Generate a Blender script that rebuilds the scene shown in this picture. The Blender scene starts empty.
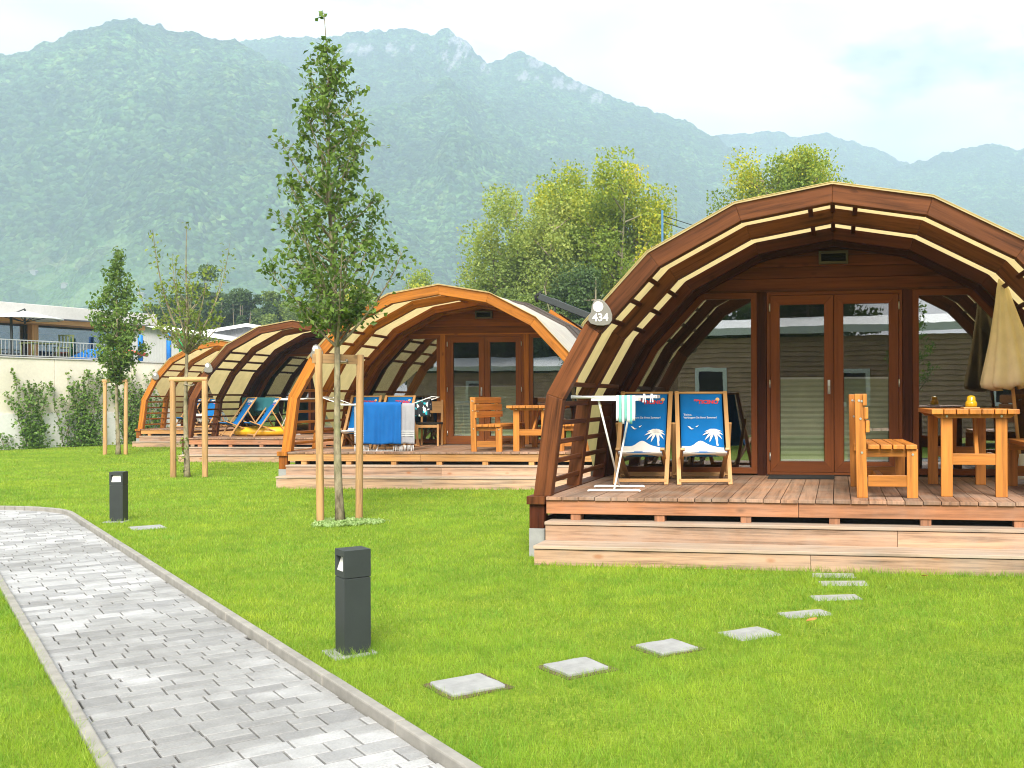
import bpy, math, random
import numpy as np
from mathutils import Vector as V, Matrix, noise as mnoise
from mathutils.geometry import tessellate_polygon

random.seed(7)
RNG = np.random.default_rng(11)
sc = bpy.context.scene
COL = sc.collection
R = math.radians
PI = math.pi

# ------------------------------------------------------------------ materials
class NT:
    def __init__(s, name):
        s.m = bpy.data.materials.new(name); s.m.use_nodes = True
        s.t = s.m.node_tree; s.t.nodes.clear()
        s.out = s.t.nodes.new('ShaderNodeOutputMaterial')
    def n(s, typ, **kw):
        nd = s.t.nodes.new('ShaderNode' + typ)
        for k, v in kw.items():
            if k.startswith('i_'):
                key = k[2:].replace('_', ' ')
                nd.inputs[key].default_value = v
            else:
                setattr(nd, k, v)
        return nd
    def l(s, a, b): s.t.links.new(a, b)
    def math(s, op, a, b=None, clamp=False):
        nd = s.n('Math', operation=op); nd.use_clamp = clamp
        for i, x in enumerate((a, b)):
            if x is None: continue
            if isinstance(x, (int, float)): nd.inputs[i].default_value = x
            else: s.l(x, nd.inputs[i])
        return nd.outputs[0]
    def mix(s, fac, a, b, blend='MIX'):
        nd = s.n('Mix', data_type='RGBA', blend_type=blend)
        for key, x in ((0, fac), (6, a), (7, b)):
            if isinstance(x, (int, float)): nd.inputs[key].default_value = x
            elif isinstance(x, (tuple, list)): nd.inputs[key].default_value = (*x, 1) if len(x) == 3 else x
            else: s.l(x, nd.inputs[key])
        return nd.outputs[2]
    def ramp(s, fac, stops, interp='LINEAR'):
        nd = s.n('ValToRGB'); cr = nd.color_ramp; cr.interpolation = interp
        while len(cr.elements) < len(stops): cr.elements.new(0.5)
        for e, (p, c) in zip(cr.elements, stops):
            e.position = p; e.color = (*c, 1) if not isinstance(c, (int, float)) else (c, c, c, 1)
        s.l(fac, nd.inputs[0]); return nd.outputs[0]
    def noise(s, vec, scale, detail=3, rough=.55, dim='3D'):
        nd = s.n('TexNoise', noise_dimensions=dim)
        nd.inputs['Scale'].default_value = scale; nd.inputs['Detail'].default_value = detail
        nd.inputs['Roughness'].default_value = rough
        if vec is not None: s.l(vec, nd.inputs['Vector'])
        return nd.outputs[0]
    def pos(s): return s.n('NewGeometry').outputs['Position']
    def obj(s): return s.n('TexCoord').outputs['Object']
    def bump(s, h, strength=.3, dist=.01):
        nd = s.n('Bump'); nd.inputs['Strength'].default_value = strength; nd.inputs['Distance'].default_value = dist
        s.l(h, nd.inputs['Height']); return nd.outputs[0]
    def bsdf(s, col, rough=.6, metal=0, normal=None, spec=.5, **kw):
        b = s.n('BsdfPrincipled')
        if isinstance(col, (tuple, list)): b.inputs['Base Color'].default_value = (*col, 1)
        else: s.l(col, b.inputs['Base Color'])
        if isinstance(rough, (int, float)): b.inputs['Roughness'].default_value = rough
        else: s.l(rough, b.inputs['Roughness'])
        b.inputs['Metallic'].default_value = metal
        b.inputs['Specular IOR Level'].default_value = spec
        if normal is not None: s.l(normal, b.inputs['Normal'])
        return b.outputs[0]
    def done(s, sh):
        s.l(sh, s.out.inputs['Surface']); return s.m

def m_plain(name, col, rough=.6, metal=0, var=.12, vs=6, bump=0, spec=.4):
    t = NT(name); o = t.obj()
    n = t.noise(o, vs, 4)
    f = t.ramp(n, [(.25, 1 - var), (.75, 1 + var)])
    c = t.mix(1.0, col, f, 'MULTIPLY')
    nm = t.bump(t.noise(o, vs * 12, 4), bump, .005) if bump else None
    return t.done(t.bsdf(c, rough, metal, nm, spec))

def m_wood(name, col, var=.25, grain=.35, rough=.55, knots=.6, weather=0.0, knotcol=None, spec=.3):
    t = NT(name)
    uv = t.n('UVMap'); sp = t.n('SeparateXYZ'); t.l(uv.outputs[0], sp.inputs[0])
    u, v = sp.outputs[0], sp.outputs[1]
    pid = t.math('FLOOR', t.math('DIVIDE', t.math('ADD', v, 5.0), 10.0))
    vl = t.math('SUBTRACT', v, t.math('MULTIPLY', pid, 10.0))
    wn = t.n('TexWhiteNoise', noise_dimensions='1D'); t.l(pid, wn.inputs['W'])
    def vec(a, b, z=3.7):
        c = t.n('CombineXYZ')
        t.l(t.math('MULTIPLY', u, a), c.inputs[0]); t.l(t.math('MULTIPLY', vl, b), c.inputs[1])
        t.l(t.math('MULTIPLY', pid, z), c.inputs[2]); return c.outputs[0]
    g = t.noise(vec(1.1, 24), 1.0, 6, .68)
    g2 = t.noise(vec(.8, 6), 1.0, 4, .6)
    vo = t.n('TexVoronoi', feature='F1'); vo.inputs['Scale'].default_value = 1.0
    t.l(vec(3.4, 7.0), vo.inputs['Vector'])
    vs_ = t.n('SeparateColor'); t.l(vo.outputs['Color'], vs_.inputs[0])
    kn = t.math('MULTIPLY', t.ramp(vo.outputs[0], [(.08, 1), (.20, 0)]), t.ramp(vs_.outputs[0], [(.55, 0), (.6, 1)]))
    fac = t.ramp(g, [(.32, 1 - grain * 1.25), (.5, 1.0), (.68, 1 + grain * .7)])
    c = t.mix(1.0, col, fac, 'MULTIPLY')
    f2 = t.ramp(g2, [(.3, 1 - var * .6), (.7, 1 + var * .5)])
    c = t.mix(1.0, c, f2, 'MULTIPLY')
    f3 = t.ramp(wn.outputs[0], [(0, 1 - var), (1, 1 + var * .6)])
    c = t.mix(1.0, c, f3, 'MULTIPLY')
    kc = knotcol or tuple(x * .42 for x in col)
    c = t.mix(t.math('MULTIPLY', kn, knots), c, kc)
    if weather:
        w = t.noise(t.pos(), 2.3, 5, .65)
        wf = t.ramp(w, [(.42, 0), (.68, weather)])
        c = t.mix(wf, c, (.34, .31, .27))
    h = t.math('ADD', g, t.math('MULTIPLY', kn, -.4))
    return t.done(t.bsdf(c, rough, 0, t.bump(h, .25, .004), spec))

def m_leaf(name, dark, light, trans=.35, extra=None, rough=.5):
    t = NT(name)
    at = t.n('Attribute'); at.attribute_name = 'tint'
    stops = [(0, dark), (1, light)] if extra is None else [(0, dark), (.62, light), (1, extra)]
    c = t.ramp(at.outputs['Fac'], stops)
    b = t.bsdf(c, rough, 0, None, .35)
    tr = t.n('BsdfTranslucent'); t.l(t.mix(1.0, c, (1.25, 1.15, .6), 'MULTIPLY'), tr.inputs[0])
    mx = t.n('MixShader'); mx.inputs[0].default_value = trans
    t.l(b, mx.inputs[1]); t.l(tr.outputs[0], mx.inputs[2])
    return t.done(mx.outputs[0])

def m_fabric(name, col, trans=.0, rough=.85, weave=900, col_out=None, stripes=None):
    t = NT(name)
    c = None
    o = t.obj()
    base = col
    n = t.ramp(t.noise(o, 5, 4), [(.3, .9), (.7, 1.06)])
    if col_out is not None:
        ge = t.n('NewGeometry')
        base = t.mix(ge.outputs['Backfacing'], col, col_out)
    c = t.mix(1.0, base, n, 'MULTIPLY')
    nm = t.bump(t.noise(o, weave * .25, 2), .12, .002)
    b = t.bsdf(c, rough, 0, nm, .15)
    if trans:
        tr = t.n('BsdfTranslucent'); t.l(c, tr.inputs[0])
        mx = t.n('MixShader'); mx.inputs[0].default_value = trans
        t.l(b, mx.inputs[1]); t.l(tr.outputs[0], mx.inputs[2]); b = mx.outputs[0]
    return t.done(b)

def m_glass(name, tint=(.66, .70, .69), refl=.20):
    t = NT(name)
    fr = t.n('Fresnel'); fr.inputs['IOR'].default_value = 1.5
    f = t.math('ADD', t.math('MULTIPLY', fr.outputs[0], 1.0), refl, True)
    tr = t.n('BsdfTransparent'); tr.inputs[0].default_value = (*tint, 1)
    gl = t.n('BsdfGlossy'); gl.inputs['Roughness'].default_value = .0
    gl.inputs['Color'].default_value = (.95, .97, 1, 1)
    nz = t.noise(t.obj(), 1.7, 2)
    t.l(t.bump(nz, .02, .02), gl.inputs['Normal'])
    mx = t.n('MixShader'); t.l(f, mx.inputs[0])
    t.l(tr.outputs[0], mx.inputs[1]); t.l(gl.outputs[0], mx.inputs[2])
    return t.done(mx.outputs[0])

M = {}
M['brown'] = m_wood('brown_stained_timber', (.128, .042, .014), .28, .5, .55, .75, spec=.14)
M['brown_clad'] = m_wood('brown_cladding', (.18, .053, .018), .25, .36, .55, .75, spec=.12)
M['brown_dark'] = m_wood('dark_brown_timber', (.070, .019, .008), .28, .4, .55, .7, spec=.1)
M['orange'] = m_wood('orange_stained_timber', (.42, .145, .02), .2, .38, .55, .75, spec=.16)
M['orange_dark'] = m_wood('orange_cladding', (.25, .078, .013), .25, .36, .55, .7, spec=.12)
M['door_brown'] = m_wood('door_brown', (.185, .055, .016), .1, .22, .5, knots=.15, spec=.14)
M['door_orange'] = m_wood('door_tan', (.23, .075, .020), .1, .22, .5, knots=.15, spec=.14)
M['deck'] = m_wood('deck_board', (.30, .165, .10), .34, .4, .65, .5, .38)
M['fascia'] = m_wood('fascia_board', (.33, .14, .065), .22, .4, .6, .8, .15)
M['fascia_orange'] = m_wood('fascia_orange', (.52, .26, .085), .2, .3, .6, .6, .1)
M['larch'] = m_wood('larch_step', (.44, .275, .175), .2, .5, .65, .85, .32, (.34, .14, .055))
M['tread'] = m_wood('weathered_tread', (.42, .31, .225), .16, .42, .7, .5, .55, (.3, .16, .08))
M['furn'] = m_wood('garden_furniture_wood', (.47, .175, .032), .2, .36, .45, .75, 0, (.25, .065, .012), .3)
M['chairwood'] = m_wood('deckchair_beech', (.50, .275, .11), .1, .2, .45, .1)
M['stake'] = m_wood('tree_stake_pine', (.46, .265, .11), .2, .35, .7, .8, .12)
M['spruce'] = m_wood('spruce_post', (.80, .42, .15), .12, .2, .6, .3)
M['black'] = m_plain('dark_void', (.012, .011, .01), .8)
M['interior'] = m_plain('interior_wall', (.10, .065, .04), .8)
M['roof'] = m_plain('dark_roof_membrane', (.075, .058, .048), .75, 0, .2, 3, .3)
M['metal'] = m_plain('brushed_steel', (.62, .62, .60), .35, .85)
M['white_metal'] = m_plain('white_coated_steel', (.80, .80, .79), .4, 0, .04)
M['bollard'] = m_plain('anthracite_powder_coat', (.030, .036, .035), .5, 0, .12, 9, .15)
M['lampglass'] = m_plain('frosted_lamp_glass', (.72, .71, .66), .25, 0, .05)
M['concrete'] = m_plain('concrete', (.28, .28, .27), .85, 0, .15, 7, .4)
M['plate'] = m_plain('grey_plate', (.20, .185, .165), .4, 0, .05)
M['white'] = m_plain('white_paint', (.80, .80, .79), .5, 0, .03)
M['mat'] = m_plain('rubber_mat', (.02, .02, .02), .9)
M['olive'] = m_plain('olive_metal', (.10, .085, .045), .5)
M['canvas'] = m_fabric('canopy_canvas', (.78, .62, .30), .5, .8, col_out=(.80, .78, .72))
M['umbrella'] = m_fabric('umbrella_cloth', (.95, .82, .58), .12)
M['sling'] = m_fabric('blue_sling', (.004, .15, .46), .12)
M['sling_lit'] = M['sling']
M['sand'] = m_fabric('white_print', (.80, .77, .73), .1)
M['red'] = m_plain('red_print', (.55, .03, .04), .7)
M['pink'] = m_plain('pink_print', (.6, .12, .25), .7)
M['sun'] = m_plain('sun_print', (.72, .40, .16), .7)
M['towel_blue'] = m_fabric('blue_towel', (.012, .13, .42), .12)
M['towel_grey'] = m_fabric('grey_towel', (.42, .41, .44), .15)
M['towel_white'] = m_fabric('white_towel', (.78, .78, .76), .15)
M['teal'] = m_fabric('teal_towel', (.035, .17, .20), .12)
M['mint'] = m_fabric('mint_stripe', (.20, .55, .48), .15)
M['yellow_plastic'] = m_plain('yellow_plastic', (.75, .42, .02), .35)
M['glass'] = m_glass('window_glass')
M['glass_door'] = m_glass('door_glass', (.92, .93, .92), .07)
M['glass_dark'] = m_glass('terrace_glass', (.42, .58, .66), .11)
M['blind'] = m_fabric('pleated_blind', (.70, .76, .50), .3)
M['green_metal'] = m_plain('green_chair', (.13, .16, .05), .5)
M['blue_plastic'] = m_plain('blue_plastic', (.02, .20, .62), .4)
M['green_plastic'] = m_plain('green_plastic', (.02, .36, .10), .4)
M['red_plastic'] = m_plain('red_plastic', (.6, .10, .03), .4)

def m_amber():
    t = NT('amber_glass')
    b = t.n('BsdfPrincipled'); b.inputs['Base Color'].default_value = (.85, .52, .01, 1)
    b.inputs['Roughness'].default_value = .12; b.inputs['Transmission Weight'].default_value = .45
    return t.done(b.outputs[0])
M['amber'] = m_amber()

def m_bark(name, c1, c2, sc_=18):
    t = NT(name); o = t.obj()
    mp = t.n('Mapping'); mp.inputs['Scale'].default_value = (1, 1, .35); t.l(o, mp.inputs[0])
    n = t.noise(mp.outputs[0], sc_, 5, .65)
    n2 = t.noise(o, sc_ * .25, 3)
    c = t.ramp(n, [(.3, c1), (.7, c2)])
    c = t.mix(t.ramp(n2, [(.5, 0), (.7, .6)]), c, (.16, .20, .07))
    return t.done(t.bsdf(c, .85, 0, t.bump(n, .6, .01), .2))
M['bark'] = m_bark('young_bark', (.055, .042, .025), (.40, .34, .22), 13)
M['bark_far'] = m_bark('pale_bark', (.14, .11, .08), (.36, .30, .22), 3)

def m_lawn():
    t = NT('lawn_soil'); p = t.pos()
    n = t.noise(p, .8, 5, .6); n2 = t.noise(p, 45, 3, .7); n3 = t.noise(p, 4.5, 4, .6)
    c = t.ramp(n, [(.3, (.17, .25, .022)), (.7, (.26, .34, .035))])
    c = t.mix(t.ramp(n3, [(.35, 0), (.75, .6)]), c, (.17, .23, .022))
    c = t.mix(1.0, c, t.ramp(n2, [(.3, .55), (.7, 1.25)]), 'MULTIPLY')
    return t.done(t.bsdf(c, .9, 0, t.bump(n2, .8, .02), .1))
M['lawn'] = m_lawn()
def m_grass():
    t = NT('grass_blade'); p = t.pos()
    at = t.n('Attribute'); at.attribute_name = 'tint'
    c = t.ramp(at.outputs['Fac'], [(0, (.125, .24, .022)), (.5, (.315, .475, .05)), (1, (.56, .57, .15))])
    n = t.noise(p, .55, 4, .6); n3 = t.noise(p, 3.2, 4, .65)
    c = t.mix(1.0, c, t.ramp(n, [(.3, (.82, .95, .9)), (.7, (1.15, 1.05, 1.0))]), 'MULTIPLY')
    c = t.mix(1.0, c, t.ramp(n3, [(.3, (.78, .90, .9)), (.7, (1.25, 1.10, 1.0))]), 'MULTIPLY')
    n5 = t.noise(p, 1.35, 5, .7)
    c = t.mix(t.ramp(n5, [(.55, 0), (.72, .5)]), c, (.10, .225, .025))
    b = t.bsdf(c, .55, 0, None, .25)
    tr = t.n('BsdfTranslucent'); t.l(t.mix(1.0, c, (1.3, 1.15, .6), 'MULTIPLY'), tr.inputs[0])
    mx = t.n('MixShader'); mx.inputs[0].default_value = .4
    t.l(b, mx.inputs[1]); t.l(tr.outputs[0], mx.inputs[2])
    return t.done(mx.outputs[0])
M['grass'] = m_grass()
M['pale_plant'] = m_leaf('pale_ground_plant', (.22, .36, .10), (.42, .54, .24), .3)

def m_paver():
    t = NT('concrete_paver'); p = t.pos()
    at = t.n('Attribute'); at.attribute_name = 'tint'
    n = t.noise(p, .55, 4, .6); n2 = t.noise(p, 90, 4, .7); n4 = t.noise(p, 9, 4, .6)
    c = t.ramp(at.outputs['Fac'], [(0, (.26, .258, .255)), (.5, (.355, .353, .347)), (1, (.43, .428, .422))])
    wet = t.ramp(n, [(.48, 0), (.56, .5)])
    c = t.mix(wet, c, (.185, .18, .17))
    c = t.mix(1.0, c, t.ramp(n4, [(.3, .86), (.7, 1.1)]), 'MULTIPLY')
    c = t.mix(1.0, c, t.ramp(n2, [(.3, .82), (.7, 1.12)]), 'MULTIPLY')
    return t.done(t.bsdf(c, .8, 0, t.bump(n2, .35, .003), .3))
M['paver'] = m_paver()
M['joint'] = m_plain('joint_sand', (.05, .047, .04), .95)
M['kerb'] = m_plain('kerb_concrete', (.27, .255, .225), .85, 0, .22, 9, .4)
M['soil'] = m_plain('bare_soil', (.11, .075, .04), .95, 0, .35, 30, .5)
M['stone'] = m_plain('stone_slab', (.30, .30, .29), .8, 0, .18, 14, .4)

def m_forest():
    t = NT('mountain_forest'); p = t.pos()
    at = t.n('Attribute'); at.attribute_name = 'rock'
    fa = t.n('Attribute'); fa.attribute_name = 'field'
    vo = t.n('TexVoronoi'); vo.inputs['Scale'].default_value = .21; t.l(p, vo.inputs['Vector'])
    vo2 = t.n('TexVoronoi'); vo2.inputs['Scale'].default_value = .14; t.l(p, vo2.inputs['Vector'])
    n = t.noise(p, .006, 4, .6); n2 = t.noise(p, .05, 6, .75)
    sp = t.n('SeparateColor'); t.l(vo.outputs['Color'], sp.inputs[0])
    c = t.ramp(n2, [(.3, (.010, .036, .018)), (.55, (.058, .115, .036)), (.75, (.17, .23, .065))])
    c = t.mix(1.0, c, t.ramp(sp.outputs[0], [(0, .3), (.6, .95), (1, 1.9)]), 'MULTIPLY')
    c = t.mix(1.0, c, t.ramp(n, [(.35, .7), (.65, 1.5)]), 'MULTIPLY')
    # vineyards and meadows at the foot
    vf = t.n('TexVoronoi'); vf.inputs['Scale'].default_value = .038; t.l(p, vf.inputs['Vector'])
    sf = t.n('SeparateColor'); t.l(vf.outputs['Color'], sf.inputs[0])
    fc = t.ramp(sf.outputs[0], [(0, (.09, .19, .06)), (.4, (.15, .25, .09)), (.75, (.22, .27, .13)), (.85, (.05, .11, .045))], 'CONSTANT')
    c = t.mix(fa.outputs['Fac'], c, fc)
    rk = t.ramp(n2, [(.35, (.16, .16, .16)), (.7, (.46, .45, .44))])
    c = t.mix(at.outputs['Fac'], c, rk)
    h = t.math('SUBTRACT', 1.0, vo.outputs['Distance'])
    nm = t.bump(h, 1.0, 6.0)
    return t.done(t.bsdf(c, .95, 0, nm, .05))
M['forest'] = m_forest()

M['leaf_young'] = m_leaf('young_tree_leaf', (.034, .09, .016), (.22, .33, .055), .35)
M['leaf_sparse'] = m_leaf('sparse_tree_leaf', (.09, .155, .025), (.28, .35, .06), .35)
M['leaf_ivy'] = m_leaf('climber_leaf', (.025, .09, .014), (.15, .26, .045), .3, (.24, .24, .10))
M['leaf_poplar'] = m_leaf('poplar_leaf', (.065, .13, .022), (.28, .37, .045), .42, (.62, .56, .04))
M['leaf_willow'] = m_leaf('willow_leaf', (.065, .12, .03), (.27, .35, .08), .4, (.44, .48, .11))
M['leaf_dark'] = m_leaf('dark_leaf', (.03, .065, .022), (.10, .165, .045), .3)

def m_siding():
    t = NT('weathered_siding'); p = t.obj()
    n = t.noise(p, 3, 4)
    c = t.ramp(n, [(.3, (.36, .22, .13)), (.7, (.54, .34, .21))])
    return t.done(t.bsdf(c, .8))
M['siding'] = m_siding()
def m_wall(name, col, rough=.9):
    t = NT(name); p = t.pos()
    n = t.noise(p, .8, 5, .65); n2 = t.noise(p, 14, 4)
    c = t.mix(1.0, col, t.ramp(n, [(.3, .86), (.7, 1.06)]), 'MULTIPLY')
    c = t.mix(1.0, c, t.ramp(n2, [(.3, .95), (.7, 1.04)]), 'MULTIPLY')
    return t.done(t.bsdf(c, rough, 0, t.bump(n2, .2, .01), .2))
M['beige'] = m_wall('beige_panel_wall', (.80, .74, .62))
M['render'] = m_wall('white_render', (.78, .78, .75))
M['rconc'] = m_wall('pale_roof_edge', (.58, .56, .53))
M['soffit'] = m_wood('soffit_wood', (.80, .42, .16), .15, .2, .6, .3)
def m_corr():
    t = NT('corrugated_sheet'); p = t.obj()
    w = t.n('TexWave', wave_type='BANDS', bands_direction='X'); w.inputs['Scale'].default_value = 1.6
    t.l(p, w.inputs['Vector'])
    n = t.noise(p, .6, 4)
    c = t.mix(1.0, (.36, .36, .37), t.ramp(n, [(.3, .85), (.7, 1.08)]), 'MULTIPLY')
    return t.done(t.bsdf(c, .6, 0, t.bump(w.outputs[0], .6, .05), .3))
M['corr'] = m_corr()

# ------------------------------------------------------------------ mesh helpers
_pid = [0]
class MB:
    def __init__(s): s.v = []; s.f = []; s.uv = []; s.sm = []
    def _piece(s):
        _pid[0] = (_pid[0] + 1) % 3000
        return _pid[0] * 10.0, random.uniform(0, 40)
    def hexa(s, c, g=None):
        c = [V(p) for p in c]
        ctr = sum(c, V()) / 8
        if g is None:
            es = [c[1] - c[0], c[3] - c[0], c[4] - c[0]]
            g = max(es, key=lambda e: e.length)
        g = V(g).normalized()
        v0, u0 = s._piece(); b = len(s.v); s.v += [tuple(p) for p in c]
        for q in ((0, 3, 2, 1), (4, 5, 6, 7), (0, 1, 5, 4), (1, 2, 6, 5), (2, 3, 7, 6), (3, 0, 4, 7)):
            s._face(c, q, b, g, ctr, u0, v0)
    def _face(s, c, q, b, g, ctr, u0, v0, sm=False):
        n = (c[q[1]] - c[q[0]]).cross(c[q[-1]] - c[q[0]])
        if n.length < 1e-12: n = V((0, 0, 1))
        n.normalize(); w = n.cross(g)
        if w.length < .3:
            gg = V((.02, .03, 1)) if abs(n.z) < .9 else V((1, .02, .03))
            w = n.cross(gg).normalized(); ga = w.cross(n)
        else: w.normalize(); ga = g
        s.f.append([b + i for i in q]); s.sm.append(sm)
        s.uv.append([(u0 + (c[i] - ctr).dot(ga), v0 + max(-4, min(4, (c[i] - ctr).dot(w)))) for i in q])
    def box(s, ctr, size, rot=None, g=None):
        x, y, z = (d / 2 for d in size); ctr = V(ctr)
        pts = [V(p) for p in ((-x, -y, -z), (x, -y, -z), (x, y, -z), (-x, y, -z), (-x, -y, z), (x, -y, z), (x, y, z), (-x, y, z))]
        if rot is not None: pts = [rot @ p for p in pts]
        s.hexa([ctr + p for p in pts], g)
    def bx(s, x0, x1, y0, y1, z0, z1, g=None):
        s.box(((x0 + x1) / 2, (y0 + y1) / 2, (z0 + z1) / 2), (x1 - x0, y1 - y0, z1 - z0), None, g)
    def beam(s, p, q, w, h, up=(0, 0, 1), taper=1):
        p, q = V(p), V(q); d = (q - p).normalized()
        sd = d.cross(V(up))
        if sd.length < 1e-4: sd = d.cross(V((0, 1, 0)))
        sd.normalize(); u = sd.cross(d).normalized()
        a, bb = sd * w / 2, u * h / 2
        s.hexa([p - a - bb, p + a - bb, q + (a - bb) * taper, q - (a + bb) * taper, p - a + bb, p + a + bb, q + (a + bb) * taper, q - (a - bb) * taper], d)
    def tube(s, pts, rad, n=8, caps=True):
        pts = [V(p) for p in pts]
        if isinstance(rad, (int, float)): rad = [rad] * len(pts)
        v0, u0 = s._piece(); b = len(s.v); L = 0; us = []
        t0 = (pts[1] - pts[0]).normalized()
        a = t0.orthogonal().normalized()
        for i, p in enumerate(pts):
            t = (pts[min(i + 1, len(pts) - 1)] - pts[max(i - 1, 0)]).normalized()
            a = (a - t * a.dot(t))
            a = a.normalized() if a.length > 1e-6 else t.orthogonal().normalized()
            bb = t.cross(a)
            for k in range(n):
                an = 2 * PI * k / n
                s.v.append(tuple(p + (a * math.cos(an) + bb * math.sin(an)) * rad[i]))
            if i: L += (p - pts[i - 1]).length
            us.append(u0 + L)
        for i in range(len(pts) - 1):
            for k in range(n):
                k2 = (k + 1) % n
                s.f.append([b + i * n + k, b + i * n + k2, b + (i + 1) * n + k2, b + (i + 1) * n + k]); s.sm.append(True)
                w = 2 * PI * max(rad[i], .005) / n
                s.uv.append([(us[i], v0 + k * w), (us[i], v0 + (k + 1) * w), (us[i + 1], v0 + (k + 1) * w), (us[i + 1], v0 + k * w)])
        if caps:
            s.f.append([b + k for k in range(n)][::-1]); s.sm.append(False); s.uv.append([(u0, v0)] * n)
            e = b + (len(pts) - 1) * n
            s.f.append([e + k for k in range(n)]); s.sm.append(False); s.uv.append([(u0, v0)] * n)
    def poly(s, pts, sm=False):
        v0, u0 = s._piece(); b = len(s.v); s.v += [tuple(p) for p in pts]
        s.f.append(list(range(b, b + len(pts)))); s.sm.append(sm)
        s.uv.append([(u0 + p[0], v0 + max(-4, min(4, p[2] if len(p) > 2 else 0))) for p in pts])
    def prism(s, pts2, y0, y1, ax='y'):
        """extrude a 2-D outline (x,z) from y0 to y1"""
        n = len(pts2); b = len(s.v); v0, u0 = s._piece()
        for y in (y0, y1):
            for x, z in pts2: s.v.append((x, y, z) if ax == 'y' else (x, z, y))
        P = [V(p) for p in s.v[b:]]; ctr = sum(P, V()) / len(P)
        def add(q):
            s.f.append([b + i for i in q]); s.sm.append(False)
            s.uv.append([(u0 + P[i].x - ctr.x, v0 + P[i].z - ctr.z + P[i].y - ctr.y) for i in q])
        area = sum(pts2[i][0] * pts2[(i + 1) % n][1] - pts2[(i + 1) % n][0] * pts2[i][1] for i in range(n))
        A = list(range(n)); B = list(range(n, 2 * n))
        if ax == 'z': area = -area
        add(A if area > 0 else A[::-1]); add(B[::-1] if area > 0 else B)
        for i in range(n):
            j = (i + 1) % n
            add([i, n + i, n + j, j] if area > 0 else [i, j, n + j, n + i])
    def grid(s, P, nu, nv, sm=True):
        b = len(s.v); v0, u0 = s._piece(); s.v += [tuple(p) for p in P]
        for i in range(nu - 1):
            for j in range(nv - 1):
                q = [i * nv + j, (i + 1) * nv + j, (i + 1) * nv + j + 1, i * nv + j + 1]
                s.f.append([b + k for k in q]); s.sm.append(sm)
                s.uv.append([(u0 + k // nv / nu, v0 + (k % nv) / nv) for k in q])
    def lathe(s, prof, ctr=(0, 0, 0), n=16, fn=None):
        P = []
        for k in range(n + 1):
            a = 2 * PI * k / n
            for r, z in prof:
                rr = r * (fn(a, z) if fn else 1)
                P.append((ctr[0] + rr * math.cos(a), ctr[1] + rr * math.sin(a), ctr[2] + z))
        s.grid(P, n + 1, len(prof))
    def mesh(s, name):
        me = bpy.data.meshes.new(name); me.from_pydata(s.v, [], s.f)
        uvl = me.uv_layers.new(name='UVMap')
        flat = [c for face in s.uv for p in face for c in p]
        uvl.data.foreach_set('uv', flat)
        me.polygons.foreach_set('use_smooth', s.sm); me.update()
        return me

def link(o, parent=None):
    COL.objects.link(o)
    if parent is not None: o.parent = parent
    return o
def obj(name, mb, mat, parent=None, bevel=0, solid=0, fix=False):
    me = mb.mesh(name) if isinstance(mb, MB) else mb
    me.materials.append(mat if not isinstance(mat, str) else M[mat])
    o = link(bpy.data.objects.new(name, me), parent)
    if solid:
        md = o.modifiers.new('Solidify', 'SOLIDIFY'); md.thickness = solid; md.offset = 0
    if bevel:
        md = o.modifiers.new('Bevel', 'BEVEL'); md.width = bevel; md.segments = 2; md.limit_method = 'ANGLE'; md.harden_normals = False
    return o
def tag(o, label=None, cat=None, group=None, kind=None):
    if label: o['label'] = label
    if cat: o['category'] = cat
    if group: o['group'] = group
    if kind: o['kind'] = kind
    return o
def thing(name, label, cat, loc=(0, 0, 0), rz=0, group=None):
    o = link(bpy.data.objects.new(name, None)); o.location = loc; o.rotation_euler = (0, 0, rz)
    o.empty_display_size = .1
    return tag(o, label, cat, group)
def struct(name, mb, mat, parent=None):
    o = obj(name, mb, mat, parent); o['kind'] = 'structure'; return o
def copy_tree(o, parent=None):
    c = o.copy(); link(c, parent)
    for ch in [x for x in o.children]: copy_tree(ch, c)
    return c
def dup(o, loc, rz, label, group=None, cat=None):
    c = copy_tree(o); c.location = loc; c.rotation_euler = (0, 0, rz); c['label'] = label
    if group: c['group'] = group
    return c

def np_mesh(name, verts, faces, tint=None, smooth=False, attrs=None):
    """verts (N,3), faces (F,k) with constant k"""
    verts = np.asarray(verts, dtype=np.float32); faces = np.asarray(faces, dtype=np.int32)
    me = bpy.data.meshes.new(name); k = faces.shape[1]; F = len(faces)
    me.vertices.add(len(verts)); me.vertices.foreach_set('co', verts.ravel())
    me.loops.add(F * k); me.loops.foreach_set('vertex_index', faces.ravel())
    me.polygons.add(F)
    me.polygons.foreach_set('loop_start', np.arange(0, F * k, k, dtype=np.int32))
    me.polygons.foreach_set('loop_total', np.full(F, k, dtype=np.int32))
    me.polygons.foreach_set('use_smooth', np.full(F, smooth, dtype=bool))
    for an, arr in ([('tint', tint)] if tint is not None else []) + list((attrs or {}).items()):
        a = me.attributes.new(an, 'FLOAT', 'POINT'); a.data.foreach_set('value', np.asarray(arr, dtype=np.float32))
    me.update(calc_edges=True); return me

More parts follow.
